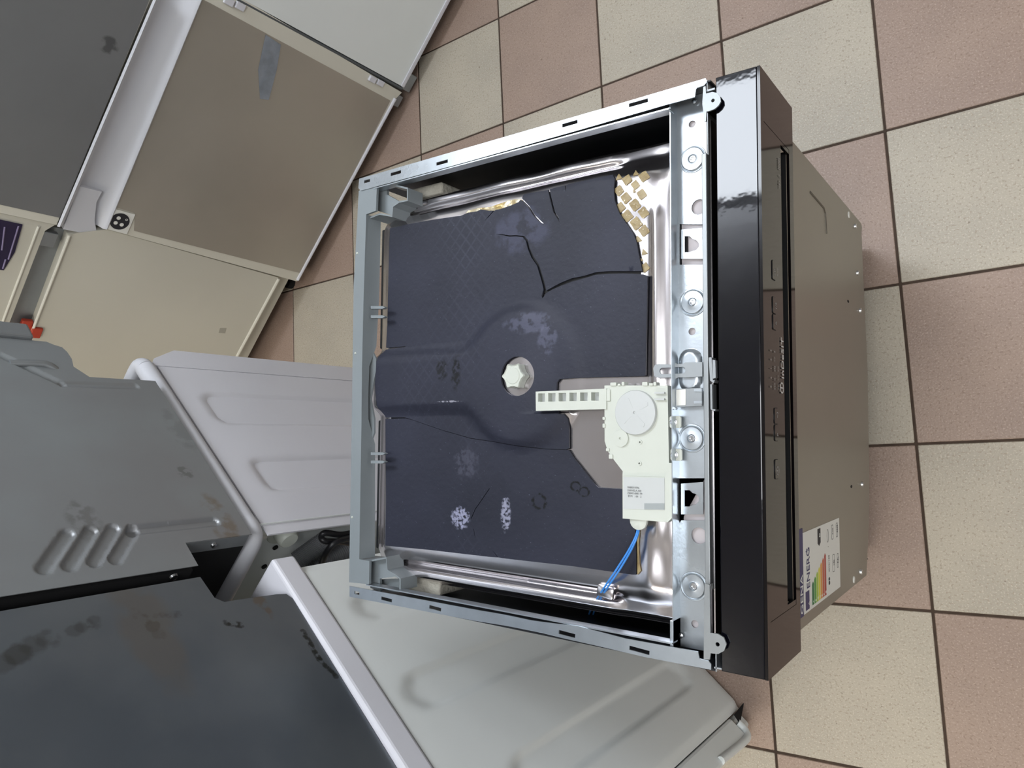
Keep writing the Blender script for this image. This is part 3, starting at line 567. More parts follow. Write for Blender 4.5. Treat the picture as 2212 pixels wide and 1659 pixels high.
panel('fascia_inset', [[(in_y0 + .0004, s_z1), (in_y1 - .0004, s_z1), (in_y1 - .0004, in_z1 - .0005), (in_y0 + .0004, in_z1 - .0005)]], FRF, .003, M['glossf'], FA, h0=-.0002)
for (ya, yb_) in ((in_y0 + .0004, s_y0 + .004), (s_y1 - .004, in_y1 - .0004)): panel('fascia_inset', [[(ya, s_z0), (yb_, s_z0), (yb_, s_z1), (ya, s_z1)]], FRF, .003, M['glossf'], FA, h0=-.0002)
box('handle_recess', HOR, (FX1 - .035, FX1 - .0345), (FY0 + .002, FY1 - .002), (FZ0, FZ1 - .004), M['blackhole'], FA)
box('handle_recess', HOR, (FX1 - .035, FX1 - .004), (s_y0, s_y1), (s_z0 - .002, s_z0 - .001), M['blackhole'], FA)
for yy in (FY0, FY1 - .002): box('end_cap', HOR, (FX0, FX1 - .0031), (yy, yy + .002), (FZ0, FZ1 - .003), M['gloss'], FA)
box('fascia_back', HOR, (FX0, FX0 + .002), (FY0, FY1), (FZ0 - .0, FZ1 - .0032), M['gloss'], FA)
def fpx(px, py): return FRF.uv(px, py)
for (pa, pb, xx) in ((563, 605, 1671), (641, 678, 1672), (679, 713, 1672.5), (881, 916, 1676), (917, 953, 1676.5), (992, 1035, 1677)):
    u0, v0 = fpx(xx, pa); u1, v1 = fpx(xx, pb); vm = (v0 + v1) / 2
    o_ = rrect(u1, u0, vm - .0058, vm + .0058, .002, 3); i_ = rrect(u1 + .0005, u0 - .0005, vm - .0053, vm + .0053, .0016, 3)
    bq = panel('button', [i_], FRF, .001, M['glossf'], FA, h0=.0006)
    panel('button_gap', [o_, i_], FRF, .0004, M['blackhole'], FA, h0=.0002)
def ftext(s, px, py, size, sx=1., m='print'): u, v = fpx(px, py); return text('lettering', s, FRF, u, v, size, .0008, M[m], FA, sx=sx, th=.00005)
M['printw'] = mat('white panel print', (205, 203, 200), .5)
ftext('InDeSIT', 1692, 820, .0118, 1.12, 'printw')
uc, vc = fpx(1687.5, 838)
bm = bmesh.new(); panel_bm(bm, [circ((uc, vc), .0058, 32, .0062), circ((uc, vc), .0046, 32, .0050)], FRF, .0001, h0=.0009); panel_bm(bm, [[(uc - .0007, vc - .003), (uc + .0007, vc - .003), (uc + .0007, vc + .002), (uc - .0007, vc + .002)]], FRF, .0001, h0=.0009); panel_bm(bm, [circ((uc, vc + .0036), .0009, 10)], FRF, .0001, h0=.0009); fin('logo', bm, M['printw'], FA)
ftext('<3>', 1684, 410, .006); ftext('/', 1684, 384, .007); ftext('[000]', 1683, 368, .006)
ftext('>II', 1674, 598, .007); ftext('3s reset', 1679, 598, .0028)
ftext('1/2', 1676, 670, .006); ftext('o', 1676, 703, .007); ftext('~3', 1679, 903, .006); ftext('P', 1680, 943, .007)
u, v = fpx(1678.5, 1017); bm = bmesh.new(); rp = [circ((u, v), .0045, 26), circ((u, v), .0037, 26)]; panel_bm(bm, rp, FRF, .0001, h0=.0009); panel_bm(bm, [[(u - .0004, v), (u + .0004, v), (u + .0004, v + .005), (u - .0004, v + .005)]], FRF, .0001, h0=.00095); fin('power_symbol', bm, M['print'], FA)
for k, s in enumerate(('E', 'e', '1', '2', '3')): ftext(s, 1665, 838 - k * 19.5, .0048)
for k, s in enumerate(('eco', '()', '[8]', '<>', '5')): ftext(s, 1673, 843 - k * 20, .0052)
for k, s in enumerate(('3:30', '2:15', '0:45')): ftext(s, 1680.5, 842 - k * 19.5, .0032)
# ---- outer door
XD = -.236; FD = Fr((XD, 0, 0), (0, 1, 0), (0, 0, 1))
b0 = FD.uv(1862, 486); b1 = FD.uv(1878, 1045); b2 = FD.uv(1872, 1243); b3 = FD.uv(1861, 505)
dl = [(-.2365, .706), (-.2365, b2[1] + .003), (b2[0] + .004, b2[1]), (FD.uv(1877, 1130)[0], FD.uv(1877, 1130)[1]), b1, FD.uv(1874, 800), FD.uv(1866, 620), (b3[0], b3[1]), (b0[0] - .004, b0[1]), (.362, b0[1] + .006), (.362, .706)]
panel('outer_door', [dl], FD, .018, M['door'], DW, label='bare grey steel outer door')
for x, y, r, m_ in ((1833, 464, .0055, 'paper'), (1844, 1252, .0055, 'paper')):
    u, v = FD.uv(x, y); lathe('plug', FD.pt(u, v, 0), [(r, 0), (r * .9, .0012), (.0001, .0015)], M[m_], DW, axis=(1, 0, 0), n=16)
for x, y in ((1857, 671), (1861, 1046), (1846, 489), (1858, 1235), (1851, 590)):
    u, v = FD.uv(x, y); lathe('screw', FD.pt(u, v, 0), [(.0045, 0), (.004, .003), (.0015, .0032), (.0001, .002)], M['screw'], DW, axis=(1, 0, 0), n=14)
for x, y in ((1832, 651), (1839, 1051)):
    u, v = FD.uv(x, y); panel('hole', [circ((u, v), .0022, 12, .006)], FD, .0006, M['blackhole'], DW, h0=.0004)
def dgroove(pts):
    bm = bmesh.new(); tube_bm(bm, [FD.pt(*FD.uv(x, y), -.0008) for x, y in pts], .0022, 8); fin('door_scuff', bm, mat('scuffed steel', (104, 99, 90), .5, .5), DW)
dgroove([(1750, 415), (1779, 449), (1782, 460), (1785, 505)])
box('plinth', HOR, (-.31, -.29), (-.22, .35), (.02, .17), M['dark'], DW)
# energy label
lz1 = FD.uv(1733, 1155)[1]; lz0 = FD.uv(1811.5, 1118)[1]; ly1 = FD.uv(1812, 1118)[0]; ly0 = FD.uv(1811, 1270)[0]
LB = panel('energy_label', [[(ly0, lz0), (ly1, lz0), (ly1, lz1), (ly0, lz1)]], FD, .0004, M['paper'], DW, h0=.0006, label='white energy label with coloured arrows, class D')
panel('label_strip', [[(ly0 - .001, lz1 + .0005), (ly1 + .006, lz1 + .0005), (ly1 + .006, lz1 + .03), (ly0 - .001, lz1 + .03)]], FD, .0004, M['navy'], DW, h0=.0006)
LW, LH = ly1 - ly0, lz1 - lz0
def lu(a): return ly0 + a * LW
def lv(b_): return lz1 - b_ * LH
def lbox(nm, a0, a1, b0_, b1_, m, h=.0008): return panel(nm, [[(lu(a0), lv(b1_)), (lu(a1), lv(b1_)), (lu(a1), lv(b0_)), (lu(a0), lv(b0_))]], FD, .0001, m, LB, h0=h)
text('lettering', 'GENA', FD, lu(.02), lv(-.02), .016, .0008, M['paper'], LB, sx=1.1, th=.0001)
lbox('flag', .03, .26, .04, .13, M['navy']); text('lettering', 'ENERG', FD, lu(.28), lv(.145), .0205, .0009, M['navy'], LB, sx=.80, th=.0001)
text('lettering', 'A B C D E F G'[:1], FD, lu(.08), lv(.12), .006, .0012, M['paper'], LB, th=.0001)
bm = bmesh.new(); zg = [(.735, .09), (.76, .045), (.755, .08), (.785, .075), (.755, .13), (.765, .095)]; panel_bm(bm, [[(lu(a), lv(b_)) for a, b_ in zg][::-1]], FD, .0001, h0=.0009); fin('bolt_mark', bm, M['navy'], LB)
cols = [(30, 110, 60), (80, 150, 60), (160, 190, 60), (215, 205, 60), (215, 150, 70), (190, 90, 60), (170, 60, 50)]
for k, c in enumerate(cols):
    mk = mat('label arrow ink', c, .5); a0 = .04; a1 = .30 + .045 * k; b_ = .20 + k * .055
    bm = bmesh.new(); panel_bm(bm, [[(lu(a0), lv(b_ + .045)), (lu(a1), lv(b_ + .045)), (lu(a1 + .035), lv(b_ + .022)), (lu(a1), lv(b_)), (lu(a0), lv(b_))]], FD, .0001, h0=.0008); fin('class_arrow', bm, mk, LB)
    text('lettering', 'ABCDEFG'[k], FD, lu(.06), lv(b_ + .04), .0055, .0009, M['paper'], LB, th=.0001)
bm = bmesh.new(); panel_bm(bm, [[(lu(.74), lv(.40)), (lu(.78), lv(.36)), (lu(.97), lv(.36)), (lu(.97), lv(.44)), (lu(.78), lv(.44))]], FD, .0001, h0=.0008); fin('class_marker', bm, M['ink'], LB); text('lettering', 'D', FD, lu(.85), lv(.43), .008, .0009, M['paper'], LB, th=.0001)
text('lettering', '85', FD, lu(.14), lv(.68), .011, .0009, M['ink'], LB, th=.0001); text('lettering', 'kWh/100', FD, lu(.32), lv(.67), .006, .0009, M['ink'], LB, th=.0001)
bm = bmesh.new(); c_ = (lu(.82), lv(.64)); panel_bm(bm, [circ(c_, .009, 20, .005), circ(c_, .0083, 20, .0044)], FD, .0001, h0=.0008)
c_ = (lu(.2), lv(.84)); 
for (ca, cb, rw, rh) in ((.40, .80, .012, .006), (.84, .78, .010, .005), (.40, .93, .010, .004), (.84, .92, .010, .005)):
    panel_bm(bm, [rrect(lu(ca) - rw, lu(ca) + rw, lv(cb) - rh, lv(cb) + rh, .002, 3), rrect(lu(ca) - rw + .0007, lu(ca) + rw - .0007, lv(cb) - rh + .0007, lv(cb) + rh - .0007, .0015, 3)], FD, .0001, h0=.0008)
fin('pictogram', bm, M['ink'], LB)
for s, a, b_ in (('14x', .36, .815), ('3:25', .80, .80), ('9.5L', .36, .94), ('44dB', .80, .935), ('/', .66, .66)): text('lettering', s, FD, lu(a), lv(b_), .0055, .0009, M['ink'], LB, th=.0001)

# ================================================================== white machines and what stands on them
nW = Vector((.628, .778, 0)).normalized(); uW = Vector((.778, -.628, 0)).normalized()
# plane through points with n.p = off ; frame U runs so that U x Z = N (towards the camera)
def vfr(n, off):
    n = n.normalized(); U = Vector((0, 0, 1)).cross(n); return Fr(n * off, U, (0, 0, 1))
FW = vfr(nW, -.756)
def hbox(name, fr, u, v, h, m, par, bev=0, **k): return box(name, fr, u, v, h, m, par, bev, **k)
# ---- washing machine L (front one)
uL0 = FW.uv(658, 1219)[0]; uL1 = FW.uv(1590, 1535)[0]; a_, b_ = min(uL0, uL1), max(uL0, uL1)
ZL = .835
cL = FW.pt((a_ + b_) / 2, 0, -.3)
WL = empty('washing_machine', (cL.x, cL.y, 0), 'white washing machine with diagonal-looking pressed grooves beside the dishwasher, nearest the bottom edge', 'washing machine')
sgn = 1 if uL1 > uL0 else -1
def uvs(pts, fr): return [fr.uv(*p) for p in pts]
capsL = []
for (p, q, pxw) in (((917, 1484), (1300, 1330), 26), ((800, 1300), (1100, 1235), 22), ((1165, 1659), (1500, 1434), 34)):
    a1, b1_ = FW.uv(*p), FW.uv(*q); um = (a1[0] + b1_[0]) / 2 if pxw != 26 else a1[0] * .5 + b1_[0] * .5
    capsL.append(((um, a1[1]), (um, .13), .030 if pxw != 22 else .026))
# third groove keeps running up to the machine's top
capsL[2] = ((capsL[2][0][0], .64), (capsL[2][0][0], .13), .031)
def hL(u, v):
    h = 0
    for a1, b1_, r in capsL:
        d = sdcap(a1, b1_, u, v); h -= .006 * (1 - sstep(r - .006, r + .005, d))
    h -= .004 * (1 - sstep(0, .012, v - .012)) + .006 * (1 - sstep(0, .02, min(u - a_, b_ - u)))
    return h
panel('side_panel', [[(a_, .012), (b_, .012), (b_, .79), (a_, .79)]], FW, .003, M['whitew'], WL, cell=.005, cellv=.015, hfn=hL, ang=60)
hbox('body', FW, (a_ + .004, b_ - .004), (.02, .79), (-.585, -.012), M['whitew'], WL)
hbox('worktop', FW, (a_ - .003, b_ + .02), (.792, ZL), (-.595, .004), M['white'], WL, .006, seg=3)
fT = Fr(FW.pt(0, ZL, 0), FW.U, -FW.N)
fr_end = b_ if sgn > 0 else a_
hbox('front_panel', FW, (fr_end + .001 * sgn, fr_end + .05 * sgn), (.075, .785), (-.58, -.004), M['whitew'], WL, .006)
hbox('plinth', FW, (fr_end + .001 * sgn, fr_end + .035 * sgn), (.01, .073), (-.58, -.014), M['whitew'], WL, .008)
for du, dh in ((.05, -.05), (.05, -.53), (-.05, -.05), (-.05, -.53)):
    bu = a_ + .05 if du > 0 else b_ - .05; p = FW.pt(bu, 0, dh); lathe('foot', p, [(.02, 0), (.02, .01), (.008, .012), (.008, .03)], M['blackhole'], WL, n=14)
bm = bmesh.new(); tube_bm(bm, spline([FW.pt(*FW.uv(x, y), -.004) for x, y in ((1596, 1558), (1605, 1566), (1613, 1576), (1617, 1588), (1610, 1599), (1590, 1616), (1560, 1640))], 5), .0075, 10); fin('door_corner', bm, M['whitew'], WL, ang=60)
panel('corner_gap', [FW.uv(1586, 1543), FW.uv(1607, 1517), FW.uv(1600, 1556), FW.uv(1597, 1560)], FW, .002, M['blackhole'], WL, h0=.0005)
# ---- appliance standing on L
FUL = vfr(Vector((.639, .769, 0)), -.7655)
uA = FUL.uv(629, 1277)[0]; z_n = FUL.uv(478, 1300)[1]; u_n = FUL.uv(434, 1246)[0]; uE = FUL.uv(868, 1659)[0]
zb = .8365
def gp(px, py, fr): u, v = fr.uv(px, py); return tuple(fr.pt(u, v, 0))
def streak(path, r, col, amt, ns, fr):
    out = []
    for (xa, ya), (xb, yb_) in zip(path, path[1:]):
        a1 = Vector(gp(xa, ya, fr)); b1_ = Vector(gp(xb, yb_, fr)); n_ = max(1, int((b1_ - a1).length / (r * .6)))
        out += [(tuple(a1.lerp(b1_, i / n_)), (r, r, r), col, amt, ns) for i in range(n_ + 1)]
    return out
DK = (66, 65, 62)
M['galvL'] = mat('dirty zinc plated sheet', (112, 117, 121), .34, .6, noise_s=5, noise_a=.15, rvar=.05, col2=(96, 102, 108), spots=streak([(0, 1437), (40, 1412), (105, 1378)], .020, DK, .4, 45, FUL) + streak([(160, 1358), (205, 1344)], .016, DK, .35, 60, FUL) + streak([(292, 1326), (312, 1338), (330, 1352), (345, 1370)], .013, DK, .4, 70, FUL) + streak([(340, 1330), (385, 1327)], .009, DK, .3, 80, FUL) + streak([(490, 1345), (520, 1350)], .008, (48, 48, 46), .8, 110, FUL) + streak([(655, 1365), (690, 1425), (725, 1460)], .007, (44, 46, 42), .7, 120, FUL) + [(gp(560, 1296, FUL), (.05, .05, .015), (104, 90, 72), .6, 60), (gp(300, 1310, FUL), (.2, .2, .05), (112, 106, 98), .5, 14)])
s2 = 1 if uE > uA else -1; UE = uA + s2 * .60
cU = FUL.pt((uA + UE) / 2, 0, -.3)
AL = empty('stacked_dishwasher', (cU.x, cU.y, zb), 'appliance with dirt-smudged dark zinc side panel stacked on the nearest white machine', 'appliance')
pl = [(uA + s2 * .012, zb), (UE, zb), (UE, 1.66), (u_n, 1.66), (u_n, z_n + .012), (FUL.uv(470, 1292)[0], z_n + .004), (FUL.uv(479, 1300.5)[0], z_n), (FUL.uv(500, 1299)[0], z_n - .007), (uA, zb + .015), (uA + s2 * .003, zb + .004)]
if s2 < 0: pl = pl[::-1]
u_c = FUL.uv(481, 1301)[0]
pl = [(uA + s2 * .012, zb), (UE, zb), (UE, 1.66), (u_n, 1.66), (u_n, z_n + .01), (u_n + (u_c - u_n) * .8, z_n + .006), (u_c, z_n - .004), (u_c + (uA - u_c) * .12, z_n - .02), (uA, zb + .02), (uA + s2 * .003, zb + .005)]
panel('side_panel', [pl], FUL, .001, M['galvL'], AL)
lo_, hi_ = sorted((max(uA, u_n) if s2 > 0 else min(uA, u_n), UE)); m0 = .02
uu = sorted((u_n + s2 * .03 if s2 * (u_n - uA) > 0 else uA + s2 * .03, UE - s2 * .004)); uu = sorted((max(uA * s2, u_n * s2, u_c * s2) * s2 + s2 * .005, UE - s2 * .003))
hbox('body', FUL, uu, (zb + .001, 1.655), (-.56, -.002), M['dark'], AL)
uu2 = sorted((u_n + s2 * .004, UE - s2 * .003)); hbox('back_cover', FUL, uu2, (z_n + .06, 1.655), (-.55, -.003), M['galvtrim'], AL)
# ---- washing machine M (behind)
FM = vfr(Vector((.622, .783, 0)), -.757)
uK = FM.uv(556, 1116)[0]; uF = FM.uv(338, 788)[0]; sm = 1 if uK > uF else -1
ZM = .84
Kr = FM.uv(581, 1158); uKr = Kr[0]
uFc = FM.uv(395, 757)[0]
m_lo, m_hi = sorted((uFc, uKr))
cM = FM.pt((m_lo + m_hi) / 2, 0, -.3)
WM = empty('washing_machine', (cM.x, cM.y, 0), 'lilac-white washing machine with two pressed panels standing behind the dishwasher back beam', 'washing machine')
FMs = Fr(FM.pt(0, 0, -.003), FM.U, FM.V)
def quadM(pts, base): # pressed field running down to the floor
    u0_, v0_ = FM.uv(*pts[0]); u1_, v1_ = FM.uv(*pts[1]); return [(u0_, v0_), (u1_, v1_), (u1_, base), (u0_, base)]
fields = [quadM([(440, 845), (480, 912)], .1), quadM([(537, 987), (585, 1058)], .1)]
def inset(f, r):
    us = sorted({p[0] for p in f}); vt = max(p[1] for p in f) - r; return [(us[0] + r, vt), (us[-1] - r, vt), (us[-1] - r, .15), (us[0] + r, .15)]
fields = [inset(f, .024) for f in fields]
def hM(u, v):
    h = 0
    for f in fields:
        d = sdpoly(f, u, v) + .024; h -= .008 * sstep(-.002, .011, d)
    return h
lo = sorted((uF, uKr - sm * .006))
panel('side_panel', [[(lo[0], .012), (lo[1], .012), (lo[1], .802), (lo[0], .802)]], FMs, .003, M['white'], WM, cell=.008, cellv=.012, hfn=hM, ang=60)
fc = sorted((uFc, uF - sm * .001))
panel('front_cap', [[(fc[0], .012), (fc[1], .012), (fc[1], .815), ((fc[0] * .4 + fc[1] * .6), .80), (fc[0], .745)] if sm > 0 else [(fc[0], .012), (fc[1], .012), (fc[1], .745), (fc[0] * .6 + fc[1] * .4, .80), (fc[0], .815)]], FMs, .02, M['white'], WM, h0=.001)
hbox('body', FM, (lo[0] + .06, lo[1] - .003), (.02, .80), (-.56, -.008), M['white'], WM)
# rim bars (rounded): along the side and along the back, with a corner
bm = bmesh.new()
def rimpt(u, h): return FM.pt(u, .822, h)
tube_bm(bm, [rimpt(uF + sm * (.0), -.012), rimpt(uKr - sm * .045, -.012)], .018, 16); fin('rim_side', bm, M['stripw'], WM, ang=60)
bm = bmesh.new(); tube_bm(bm, spline([rimpt(uKr - sm * .044, -.012), rimpt(uKr - sm * .024, -.0125), rimpt(uKr - sm * .015, -.024), rimpt(uKr - sm * .013, -.06), rimpt(uKr - sm * .013, -.2), rimpt(uKr - sm * .013, -.5)], 6), lambda i: .0185, 16); fin('rim_corner', bm, M['stripw'], WM, ang=60)
# rounded front end of the rim
bm = bmesh.new(); tube_bm(bm, spline([rimpt(uF, -.012), rimpt(uF - sm * .014, -.016), rimpt(uF - sm * .022, -.03), rimpt(uF - sm * .024, -.08)], 5), .017, 16); fin('rim_front', bm, M['stripw'], WM, ang=60)
# back of the machine M: stepped steel back, cap, cable, hose
uB = uKr - sm * .028
FB = Fr(FM.pt(uB, 0, 0), -FM.N, (0, 0, 1)) if True else None
if FB.N.dot(FM.U * sm) < 0: FB = Fr(FM.pt(uB, 0, 0), FM.N, (0, 0, 1))
def hB(u, v): 
    d = abs(u); return -.02 * sstep(.02, .06, d) - .01 * sstep(.35, .2, v) * 0 
ux = FB.U.dot(-FM.N)
ub = sorted((0.0, ux * .56))
panel('back_panel', [[(ub[0], .05), (ub[1], .05), (ub[1], .81), (ub[0], .81)]], FB, .001, M['whitew'], WM, cell=.01, cellv=.08, hfn=hB, ang=60)
def backpt(px, py, h=0.0): u, v = FB.uv(px, py, h); return FB.pt(u, v, h)
cp = backpt(612, 1148, -.018)
lathe('transport_cap', cp, [(.030, -.002), (.029, .0), (.019, .001), (.018, .02), (.015, .024), (.0001, .024)], M['plw'], WM, axis=FB.N, n=26)
for x, y in ((595, 1183), (571, 1224), (637, 1127)): lathe('screw_hole', backpt(x, y, -.018), [(.005, -.001), (.005, .001), (.0001, .001)], M['blackhole'], WM, axis=FB.N, n=12)
Kb = FM.pt(uKr, 0, 0)
def pz(x, y, z): return P(x, y, z)
tube('power_cord', [backpt(765, 1150, .02), backpt(735, 1155, .025), backpt(703, 1151, .02), backpt(694, 1160, .02), backpt(703, 1169, .03), backpt(735, 1170, .03), backpt(768, 1176, .02)], .0055, M['rub'], WM)
tube('power_cord', [backpt(768, 1160, .035), backpt(728, 1170, .04), backpt(707, 1190, .04), backpt(697, 1212, .035), backpt(688, 1240, .02)], .0055, M['rub'], WM)
def hoser(i): return .016 + (.0022 if i % 2 else 0)
for A0, B0 in (((640, 1212, .40), (705, 1165, .36)), ((650, 1235, .42), (770, 1180, .34))):
    a1, b1_ = backpt(A0[0], A0[1], .0), backpt(B0[0], B0[1], .0); n_ = 60; bm = bmesh.new(); tube_bm(bm, [a1.lerp(b1_, i / n_) for i in range(n_ + 1)], hoser, 14); fin('drain_hose', bm, M['hose'], WM, ang=20)
for du in (lo[0] + .05, lo[1] - .06):
    for dh in (-.05, -.5): lathe('foot', FM.pt(du, 0, dh), [(.02, 0), (.02, .01), (.008, .012), (.008, .03)], M['blackhole'], WM, n=14)
# ---- appliance standing on M
FUM = vfr(Vector((.629, .777, 0)), -.7525); zb2 = .842
q1 = FUM.uv(338, 823); uP1 = q1[0]; uP0 = FUM.uv(544, 1154)[0]; uN = FUM.uv(412, 1224)[0]; zN = FUM.uv(401, 1173)[1]
uTop = FUM.uv(173, 801)[0]; s3 = 1 if uP0 > uP1 else -1
ZZ = 1.69
def slotseg(pts): return [FUM.uv(*p) for p in pts]
segs = [([(94, 1228), (146, 1153)]), ([(149, 1222), (196, 1147)]), ([(203, 1214), (245, 1142)]), ([(249, 1208), (288, 1143)])]
segs = [[FUM.uv(*p) for p in s] for s in segs]
gr4 = [FUM.uv(288, 1145), FUM.uv(463, 1127)]; gr4 = [gr4[0], (gr4[0][0] * .5 + gr4[1][0] * .5, gr4[1][1])]
grU = [FUM.uv(0, 766), FUM.uv(135, 829), FUM.uv(292, 834)]
def hUM(u, v):
    h = 0
    for s in segs + [gr4]:
        d = sdcap(s[0], s[1], u, v); h -= .005 * (1 - sstep(.0062, .0098, d))
    for a1, b1_ in ((grU[0], grU[1]), (grU[1], grU[2])):
        d = sdcap(a1, b1_, u, v); h -= .003 * (1 - sstep(.003, .008, d))
    return h
M['galvM'] = mat('zinc plated sheet', (144, 149, 151), .4, .5, noise_s=4, noise_a=.08, col2=(138, 139, 141), rvar=.05, spots=[(gp(400, 1020, FUM), (.02, .02, .02), (100, 100, 98), .6, 90), (gp(480, 1130, FUM), (.09, .09, .03), (120, 104, 86), .6, 40), (gp(390, 930, FUM), (.08, .08, .03), (116, 117, 118), .4, 40), (gp(180, 1120, FUM), (.05, .05, .03), (104, 102, 100), .5, 60)])
cc = FUM.pt((uP1 + uP0) / 2, 0, -.28)
AM = empty('stacked_appliance', (cc.x, cc.y, zb2), 'appliance with pale zinc side panel and four slanted slots on the rear white machine', 'appliance')
fs = [(173, 801), (159, 792), (155, 775), (145, 760), (134, 750), (117, 745), (100, 738)]
front = [FUM.uv(*p) for p in fs]; uX = front[-1][0]
out = [(uP1, zb2), (uP0, zb2), (uP0, zN), (uN, zN), (uN, ZZ), (uX, ZZ)] + front[::-1] + [(uTop, zb2 + .1)]
out = [(uP1, zb2), (uP0, zb2), (uP0, zN), (uN, zN), (uN, ZZ), (uX, ZZ)] + [(u, v) for u, v in front[::-1]] + [(uP1, front[0][1] - .01)]
su = [p[0] for s_ in segs + [gr4] for p in s_]; sv = [p[1] for s_ in segs + [gr4] for p in s_]
panel('side_panel', [out], FUM, .0012, M['galvM'], AM, cell=.014, cellv=.014, hfn=hUM, ang=60, dense=[(min(su) - .016, max(su) + .016, min(sv) - .016, max(sv) + .016, .0028), (min(p[0] for p in grU) - .015, max(p[0] for p in grU) + .015, min(p[1] for p in grU) - .015, max(p[1] for p in grU) + .015, .0035)])
ui = sorted((uP1 + s3 * .01, uN - s3 * .05)); hbox('body', FUM, ui, (zN + .03, ZZ - .01), (-.54, -.012), M['dark'], AM)
ui2 = sorted((uN - s3 * .05, uN - s3 * .001)); hbox('back_strip', FUM, ui2, (zN + .004, ZZ - .01), (-.5, -.009), M['blackhole'], AM)
ui3 = sorted((uP1 + s3 * .01, uP0 - s3 * .06)); hbox('base', FUM, ui3, (zb2 + .001, zN + .03), (-.54, -.012), M['dark'], AM)
hbox('base_bracket', FUM, sorted((uP0 - s3 * .0, uP0 - s3 * .002)), (zb2 + .004, zN - .0), (-.5, -.002), M['blackhole'], AM)
# steel strip with screws seen in the notch
FN = Fr(FUM.pt(uP0, 0, -.001), -FUM.N, (0, 0, 1)); FN = FN if FN.N.dot(FUM.U * s3) > 0 else Fr(FUM.pt(uP0, 0, -.001), FUM.N, (0, 0, 1))
uxn = FN.U.dot(-FUM.N)
st = sorted((0, uxn * .022)); bm = bmesh.new(); box_bm(bm, FN, st[0], st[1], zb2 + .005, zN - .001, 0, .001); fin('notch_strip', bm, M['galvtrim'], AM)
sp_ = FN.pt(uxn * .011, zb2 + .06, .001); lathe('screw', sp_, [(.005, 0), (.004, .003), (.0001, .0035)], M['screw'], AM, axis=FN.N, n=14)
sp_ = FUM.pt(uN, zN + .03, -.015); lathe('screw', sp_, [(.006, 0), (.005, .003), (.0001, .004)], M['screw'], AM, axis=FUM.U * s3, n=14)
hbox('front_door', FUM, sorted((uX - s3 * .04, uX - s3 * .001)), (front[-1][1] + .02, ZZ), (-.54, .008), M['galvtrim'], AM, .004)
tube('cable', [FUM.pt(uTop, front[0][1] + .03, -.01), FUM.pt(uTop - s3 * .01, front[0][1] + .05, .0), FUM.pt(uTop - s3 * .012, front[0][1] + .10, -.004)], .007, M['galvtrim'], AM)

# ================================================================== fridge freezers at the top left
nA = Vector((.7575, -.6528, 0)).normalized(); FAr = vfr(nA, -1.772)
# frame of the doors: U horizontal, V up ; N towards the camera
ZT_L = .672; ZB_U = .742
def fu(px, py): return FAr.uv(px, py)
def decor(par, pts, name='decor_panel', m='decor', h=.0015, lab=None): return panel(name, [uvs(pts, FAr)], FAr, .002, M[m], par, h0=h, label=lab)
uR = fu(868, 203)[0]; uLf = fu(642, 607)[0]; uRt = fu(475, 0)[0]
u_ar = (uR * .5 + fu(640, 70)[0] * .5); u_al = (uLf + fu(226, 493)[0]) / 2
zA = fu(760, 400)[1]
sA = 1 if u_al > u_ar else -1
cA = FAr.pt((u_ar + u_al) / 2, 0, -.3)
FA1 = empty('fridge_freezer', (cA.x, cA.y, 0), 'fridge freezer with grey steel decor panels, cream frame and a strip of clear tape', 'fridge')
HF = 1.78
ar = [(868, 203), (642, 608), (226, 494), (238, 466), (436, -12), (490, -18)]
gap = .0
LD = panel('freezer_door', [uvs([(868, 200), (855, 213), (642, 608), (226, 494), (246, 452), (440, -5), (505, -14)], FAr)], FAr, .035, M['creamd'], FA1)
panel('decor_panel', [uvs([(843, 217), (650, 590), (289, 498), (291, 460), (246, 446), (434, -4)], FAr)], FAr, .002, M['decor'], LD, h0=.0012)
bm = bmesh.new(); tube_bm(bm, [FAr.pt(*fu(853, 212), .002), FAr.pt(*fu(642, 604), .002)], .005, 8); fin('door_edge', bm, M['white'], LD)
# badge square with ringed disc
bq = uvs([(241, 448), (291, 462), (273, 504), (226, 492)], FAr); panel('feature_sticker', [bq], FAr, .0006, M['paper'], LD, h0=.004)
bc = fu(257.5, 476.5); ru = .024
bm = bmesh.new(); panel_bm(bm, [circ(bc, .0235, 30, .0235)], FAr, .0004, h0=.0046); o_ = fin('sticker_disc', bm, M['ink'], LD)
bm = bmesh.new(); panel_bm(bm, [circ(bc, .0255, 30), circ(bc, .0245, 30)], FAr, .0004, h0=.0046)
for a in (0.6, 2.2, 3.9): panel_bm(bm, [circ((bc[0] + .0105 * math.cos(a), bc[1] + .0105 * math.sin(a)), .005, 14)], FAr, .0004, h0=.0052)
panel_bm(bm, [circ((bc[0] + .0165 * math.cos(5.3), bc[1] + .0165 * math.sin(5.3)), .003, 12), circ((bc[0] + .0165 * math.cos(5.3), bc[1] + .0165 * math.sin(5.3)), .0018, 12)], FAr, .0004, h0=.0052)
fin('sticker_print', bm, M['paper'], LD)
# tape
tape = mat('clear wrinkled tape', (150, 158, 168), .18, .25, noise_s=30, noise_a=.25, bump=.002, bump_s=60)
panel('tape', [uvs([(573, 74), (606, 96), (597, 150), (580, 215), (561, 213), (557, 150)], FAr)], FAr, .0004, tape, LD, h0=.0022)
